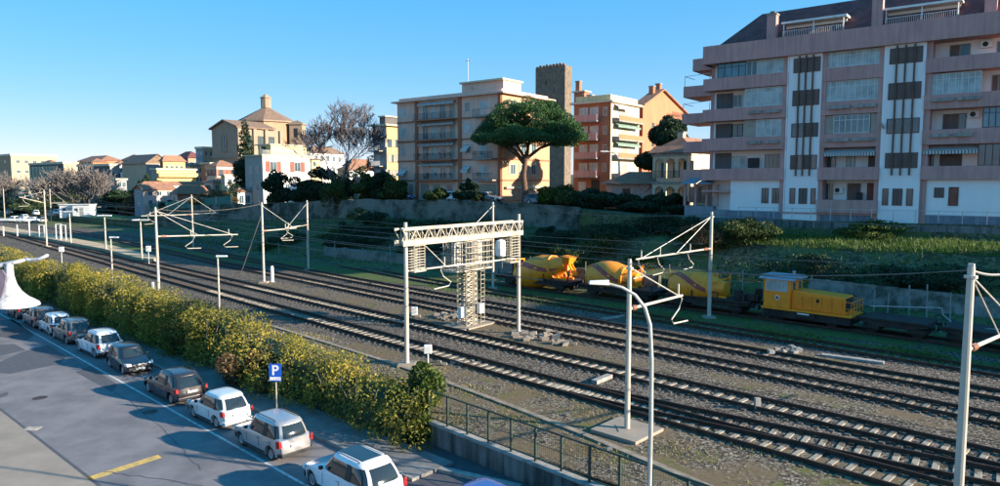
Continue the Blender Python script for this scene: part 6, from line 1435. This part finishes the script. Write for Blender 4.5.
# ================================================================ VEGETATION
def leaf_mesh(P, size, name, m, parent=None, up=.0, base=None):
    """one small two-triangle leaf tuft per point"""
    P = np.array(P); n = len(P); s = size*npr.uniform(.55, 1.3, n)[:, None]
    a = npr.normal(0, 1, (n, 3)); a[:, 2] += up; a /= np.linalg.norm(a, axis=1)[:, None]
    r = npr.normal(0, 1, (n, 3)); b = np.cross(a, r); b /= np.linalg.norm(b, axis=1)[:, None]+1e-9; c = np.cross(a, b)
    v = np.stack([P-b*s, P-c*s*.45, P+b*s, P+c*s*.5], 1)
    off = np.array(wloc(parent)) if parent else np.array(base if base is not None else P.mean(0)*[1,1,0]+[0,0,P[:,2].min()])
    me = bpy.data.meshes.new(name); me.from_pydata((v-off).reshape(-1, 3).tolist(), [], np.arange(4*n).reshape(-1, 4).tolist()); me.materials.append(m)
    o = bpy.data.objects.new(name, me); COL.objects.link(o)
    if parent: o.parent = parent
    else: o.location = off
    return o
def clump_points(C, n):
    """C: list of (centre, (rx,ry,rz)); points gather near the shells"""
    out = []; wts = np.array([r[0]*r[1] for _, r in C]); wts /= wts.sum(); cnt = (wts*n).astype(int)+1
    for (c, r), k in zip(C, cnt):
        d = npr.normal(0, 1, (k, 3)); d /= np.linalg.norm(d, axis=1)[:, None]; rad = npr.uniform(.55, 1.08, (k, 1))**.6
        out.append(np.array(c)+d*rad*np.array(r))
    return np.concatenate(out)
# ---- hedge
def hedge_top(s):                                      # height above z=0 along the line
    H_ = [(-2,1.1),(0,1.35),(3,1.7),(10,2.0),(18,2.6),(30,2.95),(50,2.9),(62,2.6),(72,3.3),(90,3.3),(140,3)]
    for (a, za), (b, zb) in zip(H_, H_[1:]):
        if s <= b: return za+(zb-za)*max(0,(s-a)/(b-a))
    return 3
pts = []; C1 = []; s = .7
while s < 125:
    k = 3 if s < 60 else 2
    for _ in range(k):
        o = rnd.uniform(-1.9, 1.0); top = hedge_top(s)+rnd.uniform(-.45,.35); r = rnd.uniform(.55,.95)
        if abs(o+.4) > 1.0: top -= rnd.uniform(.3,.9)
        z = top-r*.8; C1.append((HP(s+rnd.uniform(-.4,.4), o, z), (r*1.1, r*1.1, r*.9)))
        zl = z-.9
        while zl > -.4: C1.append((HP(s+rnd.uniform(-.4,.4), o*1.05, zl), (r*1.05, r*1.05, r*.8))); zl -= 1.0
    s += .85 if s < 60 else 1.3
P1 = clump_points(C1, 200000)
hg = leaf_mesh(P1, .082, 'foliage', M['leaf_hedge'], base=HP(20,0,ROADZ))
hedge = thing('hedge', 'long bushy yellow green hedge between the parked cars and the tracks', 'hedge', HP(20,0,ROADZ))
hg.parent = hedge; hg.location = (0,0,0)
core = MB()
for i in range(62): 
    s0 = 1+i*2; h0, h1 = hedge_top(s0)-.75, hedge_top(s0+2)-.75
    core.hexa([HP(s0,-1.3,-.6),HP(s0+2,-1.3,-.6),HP(s0+2,.6,-.6),HP(s0,.6,-.6)],[HP(s0,-.9,h0),HP(s0+2,-.9,h1),HP(s0+2,.3,h1),HP(s0,.3,h0)])
core.build('branches', M['leaf_dark'], hedge)
tw = MB(); sp = []
for _ in range(420):
    s_ = rnd.uniform(.8, 70); o_ = rnd.uniform(-1.7,.7); b0 = HP(s_, o_, hedge_top(s_)-.7-abs(o_+.4)*.4); e_ = b0+Vector((rnd.gauss(0,.25), rnd.gauss(0,.25), rnd.uniform(.6,1.25)))
    tw.ptube([b0, (b0+e_)/2+Vector((rnd.gauss(0,.06), rnd.gauss(0,.06), 0)), e_], [.016,.011,.005], 4, cap=False)
    for k_ in range(7): sp.append(b0+(e_-b0)*rnd.uniform(.5,1.05)+Vector((rnd.gauss(0,.07),rnd.gauss(0,.07),rnd.gauss(0,.05))))
tw.build('foliage_twigs', M['twig'], hedge)
lm = leaf_mesh(sp, .075, 'shoot_leaves', M['leaf_green'], base=HP(20,0,ROADZ)); lm.parent = hedge; lm.location = (0,0,0)
# single different bushes in the row
def bush(c, rs, n, leaf, m, label, name='shrub', grp=None, stem=True, k=7, trunkh=.5):
    c = Vector(c); C = []
    for _ in range(k):
        d = Vector((rnd.gauss(0,.45), rnd.gauss(0,.45), rnd.uniform(.1,.85))); C.append((c+Vector((d.x*rs[0], d.y*rs[1], d.z*rs[2])), (rs[0]*(q_:=rnd.uniform(.22,.5)), rs[1]*q_, rs[2]*q_*.62)))
    t = thing(name, label, 'shrub', c, grp)
    leaf_mesh(clump_points(C, n), leaf, 'foliage', M[m], t)
    st = MB()
    for _ in range(5): e = c+Vector((rnd.gauss(0,.3)*rs[0], rnd.gauss(0,.3)*rs[1], rs[2]*.7)); st.ptube([c-Vector((0,0,.2)), (c+e)/2+Vector((rnd.gauss(0,.05),0,0)), e], [.05,.035,.015], 5)
    st.build('stem', M['twig'], t)
    return t
p = HP(1.5, -.3, -.55); bush(p, (1.25,1.25,2.7), 8000, .1, 'leaf_green', 'loose green bush at the near end of the hedge, beside the fence', k=14)
p = HP(hs(248,-1.5), -1.5, -.5); bush(p, (1.5,1.5,2.5), 6000, .09, 'leaf_brown', 'brownish bush in the hedge face left of the parking sign', k=9)
p = HP(hs(180,-.9), -.9, -.5); bush(p, (1.3,1.3,2.0), 4000, .09, 'leaf_brown', 'brownish bush in the hedge behind the dark car', k=8)
# ---- trees
def branchy(m, p, d, L, r, depth, spread=.55, up=.12, seg=3, tips=None, minr=.012):
    pts = [p]; rs = [r]; q = p
    for i in range(seg):
        d = (d+Vector((rnd.gauss(0,.12), rnd.gauss(0,.12), rnd.gauss(0,.08)+up*.4))).normalized(); q = q+d*L/seg; pts.append(q); rs.append(max(minr, r*(1-.45*(i+1)/seg)))
    m.ptube(pts, rs, 6 if depth > 2 else 4, cap=False)
    if depth == 0:
        if tips is not None: tips.append(q)
        return
    for i in range(rnd.choice((2,3,3))):
        nd = (d+Vector((rnd.gauss(0,spread), rnd.gauss(0,spread), rnd.gauss(0,spread*.6)+up))).normalized()
        branchy(m, pts[-1-(i % 2)], nd, L*rnd.uniform(.62,.85), rs[-1]*.72, depth-1, spread, up, seg, tips, minr)
def bare_tree(p, h, depth, label, m='redtwig', r=.3, grp=None, minr=.02, name='bare_tree', lean=0, spread=.5, fork=.22):
    t = thing(name, label, 'tree', p, grp); p = Vector(p); tr = MB(); f = p+Vector((lean,0,h*fork)); tr.ptube([p-Vector((0,0,.4)), (p+f)/2+Vector((.1,0,0)), f], [r*1.25,r,r*.8], 8); tr.build('trunk', M[m], t)
    cr = MB()
    for i in range(5): a = i*1.3+rnd.uniform(-.3,.3); branchy(cr, f-Vector((0,0,h*.025*i)), Vector((math.cos(a)*.55, math.sin(a)*.55, 1)).normalized(), h*.26, r*.6, depth, spread, .12, 3, None, minr)
    cr.build('crown', M[m], t); return t
def leafy(p, h, cw, n, leaf, m, label, name='tree', grp=None, trunk=.25, base=.25, k=12, shape='round', cat='tree', bark='twig'):
    t = thing(name, label, cat, p, grp); p = Vector(p); C = []
    for i in range(k):
        f = (i+.5)/k
        if shape == 'round': z = base+(1-base)*rnd.random(); w_ = math.sin(math.pi*min(1,max(.12,(z-base)/(1-base)*.85+.12)))
        elif shape == 'cone': z = base+(1-base)*f; w_ = 1.05-f
        else: z = base+(1-base)*f; w_ = .8
        a = rnd.uniform(0, 6.28); rr = cw*w_*(.5 if shape == 'round' else .35)*rnd.uniform(.5,1.05)
        C.append((p+Vector((math.cos(a)*rr, math.sin(a)*rr, h*z)), (cw*(.34*w_+.08), cw*(.34*w_+.08), h*((.11 if h > 6 else .2) if shape != 'cone' else .06))))
    leaf_mesh(clump_points(C, n), leaf, 'crown', M[m], t)
    tr = MB(); tr.ptube([p-Vector((0,0,.5)), p+Vector((.1,0,h*.4)), p+Vector((0,0,h*.85))], [trunk*1.2,trunk*.8,trunk*.2], 8)
    for i in range(5): a = i*1.3; tr.tube(p+Vector((0,0,h*(base+.05*i))), p+Vector((math.cos(a)*cw*.45, math.sin(a)*cw*.45, h*(base+.2+.07*i))), trunk*.4, trunk*.1, 6)
    tr.build('trunk', M[bark], t); return t
# the umbrella pine
Yp = 95; pb = V(525,200,Yp); zc = CAMZ
t = thing('umbrella_pine', 'large umbrella pine with flat dark green crown in front of the balconied block', 'tree', Vector((pb.x,pb.y,7.1)))
def X(px, y, dy=0): return V(px, y, Yp+dy)
tr = MB(); tr.ptube([X(525,203),X(525,190),X(523.5,175),X(525,163),X(527,152)], [.5,.42,.36,.33,.28], 10)
L_ = [((525,165),(517,155),(505,147),(492,141)),((526,160),(520,150),(514,140),(508,130)),((527,154),(528,145),(531,135),(533,122)),((526,160),(534,152),(544,146),(556,140)),((527,158),(540,148),(555,143),(572,138)),((525,163),(515,150),(500,143),(486,136))]
for i, pp in enumerate(L_):
    dy = rnd.uniform(-4,4); tr.ptube([X(x,y,dy*j/3) for j,(x,y) in enumerate(pp)], [.24,.19,.13,.08], 7)
tr.build('trunk', M['bark'], t)
C = []; cxp = 529
prof_t = lambda f: 94+ (38*abs(f)**2.6)                # top outline over -1..1
prof_b = lambda f: 150-13*max(0,abs(f)-.55)/.45-4*abs(f)
for _ in range(260):
    f = rnd.uniform(-1,1); g_ = rnd.uniform(-1,1)
    if f*f+g_*g_ > 1: continue
    rr = math.sqrt(f*f+g_*g_); yt_ = 94+44*rr**2.6+2.; yb_ = 152-14*rr**3
    y = yt_+(yb_-yt_)*(rnd.random()**1.2)*.8+3
    if y > yb_-2: y = yb_-2
    px = cxp+f*55; r = rnd.uniform(.9,1.4)*(1 if rr < .85 else .75)
    C.append((X(px,y,g_*7.), (r, r, r*.62)))
leaf_mesh(clump_points(C, 95000), .125, 'crown', M['leaf_pine'], t, up=.6)
# big bare tree and its neighbours
p = V(340,192,112); p.z = 6.3; bare_tree(p, 15.5, 7, 'large bare tree with reddish twigs above the slope, standing against the sky', 'redtwig', .38, minr=.024, spread=.42, fork=.2)
p = V(322,190,116); p.z = 6.0; leafy(p, 6.3, 5.2, 9000, .2, 'leaf_dark', 'dark rounded evergreen tree right of the white house', 'evergreen_tree', k=16)
p = V(332,184,110); p.z = 6.3; leafy(p, 4.8, 3.2, 4000, .16, 'leaf_mid', 'small mid green tree under the big bare tree', 'evergreen_tree', k=10, base=.05)
p = V(247,205,165); p.z = 5; leafy(p, 19, 6.5, 9000, .3, 'leaf_dark', 'tall narrow dark cedar left of the white house', 'cedar_tree', k=22, shape='cone', base=.1)
p = V(230,200,150); p.z = 4; leafy(p, 5.5, 5.5, 3500, .22, 'leaf_dark', 'dark bushy tree at the left foot of the cedar', 'evergreen_tree', k=12, base=.1)
for i, (px, Y, h, w_, m_, lab) in enumerate(((276,122,5.6,4.4,'leaf_dark','dark round bush in front of the white house wall'),(300,120,4.6,4.4,'leaf_dark','second dark bush right in front of the white house'),(312,118,3.4,3.6,'leaf_dark','low dark bush under the evergreen tree'),
      (369,112,4,3.8,'leaf_mid','green bush beside the small shed'),(385,110,4.2,4.2,'leaf_dark','dark bush at the foot of the yellow block'),(392,108,3.4,3.4,'leaf_mid','mid green bush left of the blue car'),(436,98.5,2.2,2.4,'leaf_mid','small palm like bush left of the white car'),(469,97.5,2.8,2.8,'leaf_dark','round dark bush between white and silver car'),
      (556,92,2.6,3.8,'leaf_green','yellow green bush right of the pine cars'),(566,90,2.7,3.2,'leaf_mid','green bush at the end of the yellow green one'),(590,88,2.2,5,'leaf_dark','dark clipped bush before the brick block, left'),(606,87,2.,4.6,'leaf_dark','dark clipped bush before the brick block, middle'),(624,86,2.,5,'leaf_dark','dark clipped bush right of the road lamp'),
      (641,86,2.1,4.6,'leaf_dark','dark bush in front of the tiled garden pavilion'),(658,84,2.2,4.6,'leaf_dark','dark bush in front of the villa arches'),(674,82,2.2,4.4,'leaf_dark','dark bush left of the canvas awnings'),(667,100,12.5,6.5,'leaf_dark','tall dark evergreen tree before the gabled brick building'),
      (208,150,3.8,6,'leaf_brown','brown leafed bush below the reddish house'),(196,160,3.4,6,'leaf_dark','dark bush beside the green netting'),(170,165,3.6,5,'leaf_dark','dark bush below the pale pink house'),(148,195,10,7,'leaf_dark','dark tree left of the bright yellow house'),(133,178,5,4.5,'leaf_brown','orange brown tree left of the pink house'),(119,185,6.5,9,'leaf_dark','dark shaded tree mass right of the bare thicket'))):
    u_ = None; p = V(px,190,Y); 
    q_ = (Vector((33.2,66.8,0))-Vector((p.x,p.y,0))).dot(-NF); uu_ = (Vector((p.x,p.y,0))-Vector((33.2,66.8,0))).dot(DF); qq = (Vector((p.x,p.y,0))-Vector((33.2,66.8,0))).dot(NF)
    p.z = terr(uu_, qq)-.1; leafy(p, h, w_, int(2200+1100*w_)*(3 if px == 667 else 1), .09+.0012*Y, m_, lab, 'bush' if h < 6 else 'evergreen_tree', k=10, base=.08 if h < 6 else .2, trunk=.12 if h < 6 else .3, cat='bush' if h < 6 else 'tree')
p = V(643,192,91.5); p.z = 7.2; bare_tree(p, 3.2, 2, 'small pruned dark tree in front of the pink walled pavilion', 'twig', .16, minr=.04, fork=.4)
# bare thicket at the far left
for i, (px, Y, h) in enumerate(((44,205,10),(56,200,12),(66,205,12.5),(76,200,13),(87,205,12.5),(96,198,12),(104,204,11),(24,215,10),(12,222,10),(35,230,10),(2,212,11))):
    p = V(px,200,Y); p.z = 1.2
    bare_tree(p, h*1.35, 4, 'grey brown bare tree in the thicket behind the station car park', 'twig', .3, 'bare trees of the far thicket', minr=.07, spread=.55, fork=.12)
for i, (px, Y, h, m_) in enumerate(((18,200,5,'leaf_dark'),(34,196,4.5,'leaf_mid'),(60,194,4.,'leaf_dark'),(108,190,5,'leaf_dark'))):
    p = V(px,205,Y); p.z = .8; leafy(p, h, 8, 3000, .3, m_, ['dark bush at the foot of the far bare trees, left one','green bush behind the far parked cars','low dark bush between the far cars and the white cabins','dark bush right of the white cabins'][i], 'bush', k=10, base=.05, cat='bush')
for i, px in enumerate((100, 150, 190, 228)):
    p = V(px,205,150+3*i); 
for i, (px, Y, h, w_, m_, lab) in enumerate(((90,260,7,8,'leaf_dark','dark tree between the skyline cluster and the dark hall'),(127,250,8,5,'leaf_dark','dark cypress like tree left of the grey warehouse'),(176,215,6,5,'leaf_dark','small dark tree above the yellow upper house'),(200,205,7,6,'leaf_mid','green tree below the dark mansion'),
      (222,160,5,5,'leaf_dark','dark tree at the foot of the beige villa'),(238,175,8,5,'leaf_dark','second dark conifer just left of the cedar'),(186,175,4.5,7,'leaf_mid','green bushes before the reddish low house'),(214,145,4,6,'leaf_brown','brown winter bush beside the netting fence'),(160,180,4,5,'leaf_dark','dark shrub under the long white house'),(378,135,9,5,'leaf_dark','dark tree just left of the yellow block'),
      (362,140,7,6,'leaf_mid','hazy green tree behind the small shed'),(30,240,7,9,'leaf_dark','dark tree before the far left palace'),(70,235,7,10,'leaf_mid','green tree behind the bare thicket'),(345,125,5,5,'leaf_dark','dark undergrowth around the trunk of the big bare tree'),(5,215,6,8,'leaf_mid','green tree at the far left edge'))):
    p = GT(px, 200) if False else V(px,190,Y); uu_, qq = uq(p); p.z = terr(uu_, qq)-.1
    leafy(p, h, w_, 3500, .1+.0012*Y, m_, lab, 'evergreen_tree', k=12, base=.15, trunk=.22)
# shrubs on the slope
for i, (px, q, h, w_, m_, lab) in enumerate(((706,9,2.4,3.4,'leaf_brown','reddish twiggy bush on the slope behind the far mast'),(730,8.5,2.4,3.6,'leaf_mid','green bush on the slope right of the far mast'),(752,8,2.2,3.2,'leaf_mid','green bush on the slope above the shunter cab'),(880,2.6,1.6,5,'leaf_green','yellow green bush against the low wall below the long block'),(866,2.8,1.3,3.6,'leaf_mid','darker bush left of the yellow green one below the long block'),
      (605,8,1.8,5,'leaf_dark','dark bramble on the slope behind the middle mixer'),(560,9,1.8,6,'leaf_dark','dark bramble behind the left mixer'),(500,8,1.8,6,'leaf_dark','dark bramble behind the signal gantry'),(650,7,2,6,'leaf_dark','dark bramble on the slope left of the far mast'),(820,11,1.8,6,'leaf_dark','dark bramble on the slope above the shunter'),(900,12,1.7,6,'leaf_dark','dark bramble above the grey concrete wall'),(960,11.5,1.9,6,'leaf_dark','dark bramble near the right edge on the slope'),(440,8,1.8,6,'leaf_dark','dark bramble on the slope left of the gantry'),(390,8,1.8,6,'leaf_dark','dark bramble on the slope below the blue car'))):
    u_ = FB.u(px, q); p = FB.P(u_, terr(u_,q)-.2, q); leafy(p, h, w_, 4500, .12, m_, lab, 'bush', k=12, base=.02, trunk=.05, cat='bush')
for i in range(34):
    u_ = rnd.uniform(-78,-8); q = rnd.uniform(4.5,14.8); p = FB.P(u_, terr(u_,q)-.25, q)
    leafy(p, rnd.uniform(1.1,2.3), rnd.uniform(2.5,4.5), 2600, .13, 'leaf_dark' if i % 3 else 'leaf_mid', 'dark bramble thicket growing wild on the shaded slope under the stone wall', 'bramble', k=9, base=.02, trunk=.04, cat='bush', grp='brambles on the shaded slope')
# fence stakes along the far siding
for i, px in enumerate(list(range(250, 700, 28))+[722,745,765,812,878,892,914,932,956]):
    u_ = FB.u(px, 16.8); p = FB.P(u_, terr(u_,16.8)-.1, 16.8); h = rnd.uniform(1.6,2.6)
    o = MB().bar(p, p+Vector((rnd.gauss(0,.06),0,h)), .07).build('stake', M['concrete']); tag(o, 'thin pale upright stake of the old fence along the shaded far siding', 'stake', 'stakes of the old fence')
# ================================================================ SMALL WEAR
def seam(pts, label, w=.05):
    m = MB(); P = [G(x, y, ROADZ+.007) for x, y in pts]; Q = [P[0]]
    for a, b in zip(P, P[1:]):
        for k in range(1, 9): q = a+(b-a)*k/8; Q.append(q+Vector((rnd.gauss(0,.04), rnd.gauss(0,.06), 0)))
    for a, b in zip(Q, Q[1:]):
        d = (b-a).normalized(); n = Vector((-d.y, d.x, 0))*w*rnd.uniform(.3,.7); m.add([a-n, b-n, b+n, a+n], [(0,1,2,3)])
    struct(m.build('tar_seam', M['dark_asphalt']))
seam([(104,472),(150,478),(215,487)], ''); seam([(0,462),(40,461),(78,470)], ''); seam([(60,352),(90,372),(130,402),(175,440),(200,470)], '', .03); seam([(0,385),(40,372),(75,360)], '', .03); seam([(200,452),(260,470)], '', .03)
for px, py, lab in ((150,412,'round cast iron manhole cover in the sunlit road, right one'),(40,398,'round cast iron manhole cover in the sunlit road, left one')):
    c = G(px,py,ROADZ); m = MB(); m.lathe([(.33,0),(.33,.008),(.3,.012)], c, 24); tag(m.build('manhole_cover', M['rail']), lab, 'manhole cover')
# laundry, aerials and dishes on the far blocks
for px, y, Y, lab in ((470,86,104,'tv aerial on the roof of the pink balconied block'),(586,93,112,'tv aerial left on the roof of the brick balconied block'),(603,94,112,'tv aerial right on the roof of the brick balconied block'),(394,107,134,'tv aerial on the roof of the yellow block'),(288,146,160,'tv aerial on the white house roof')):
    p = V(px, y, Y); m = MB(); m.bar(p-Vector((0,0,3)), p, .06); m.bar(p+Vector((-.6,0,-.2)), p+Vector((.6,0,-.2)), .05)
    for k in range(5): m.bar(p+Vector((-.5+k*.25,-.25,-.2)), p+Vector((-.5+k*.25,.25,-.2)), .03)
    tag(m.build('roof_aerial', M['galv']), lab, 'aerial')
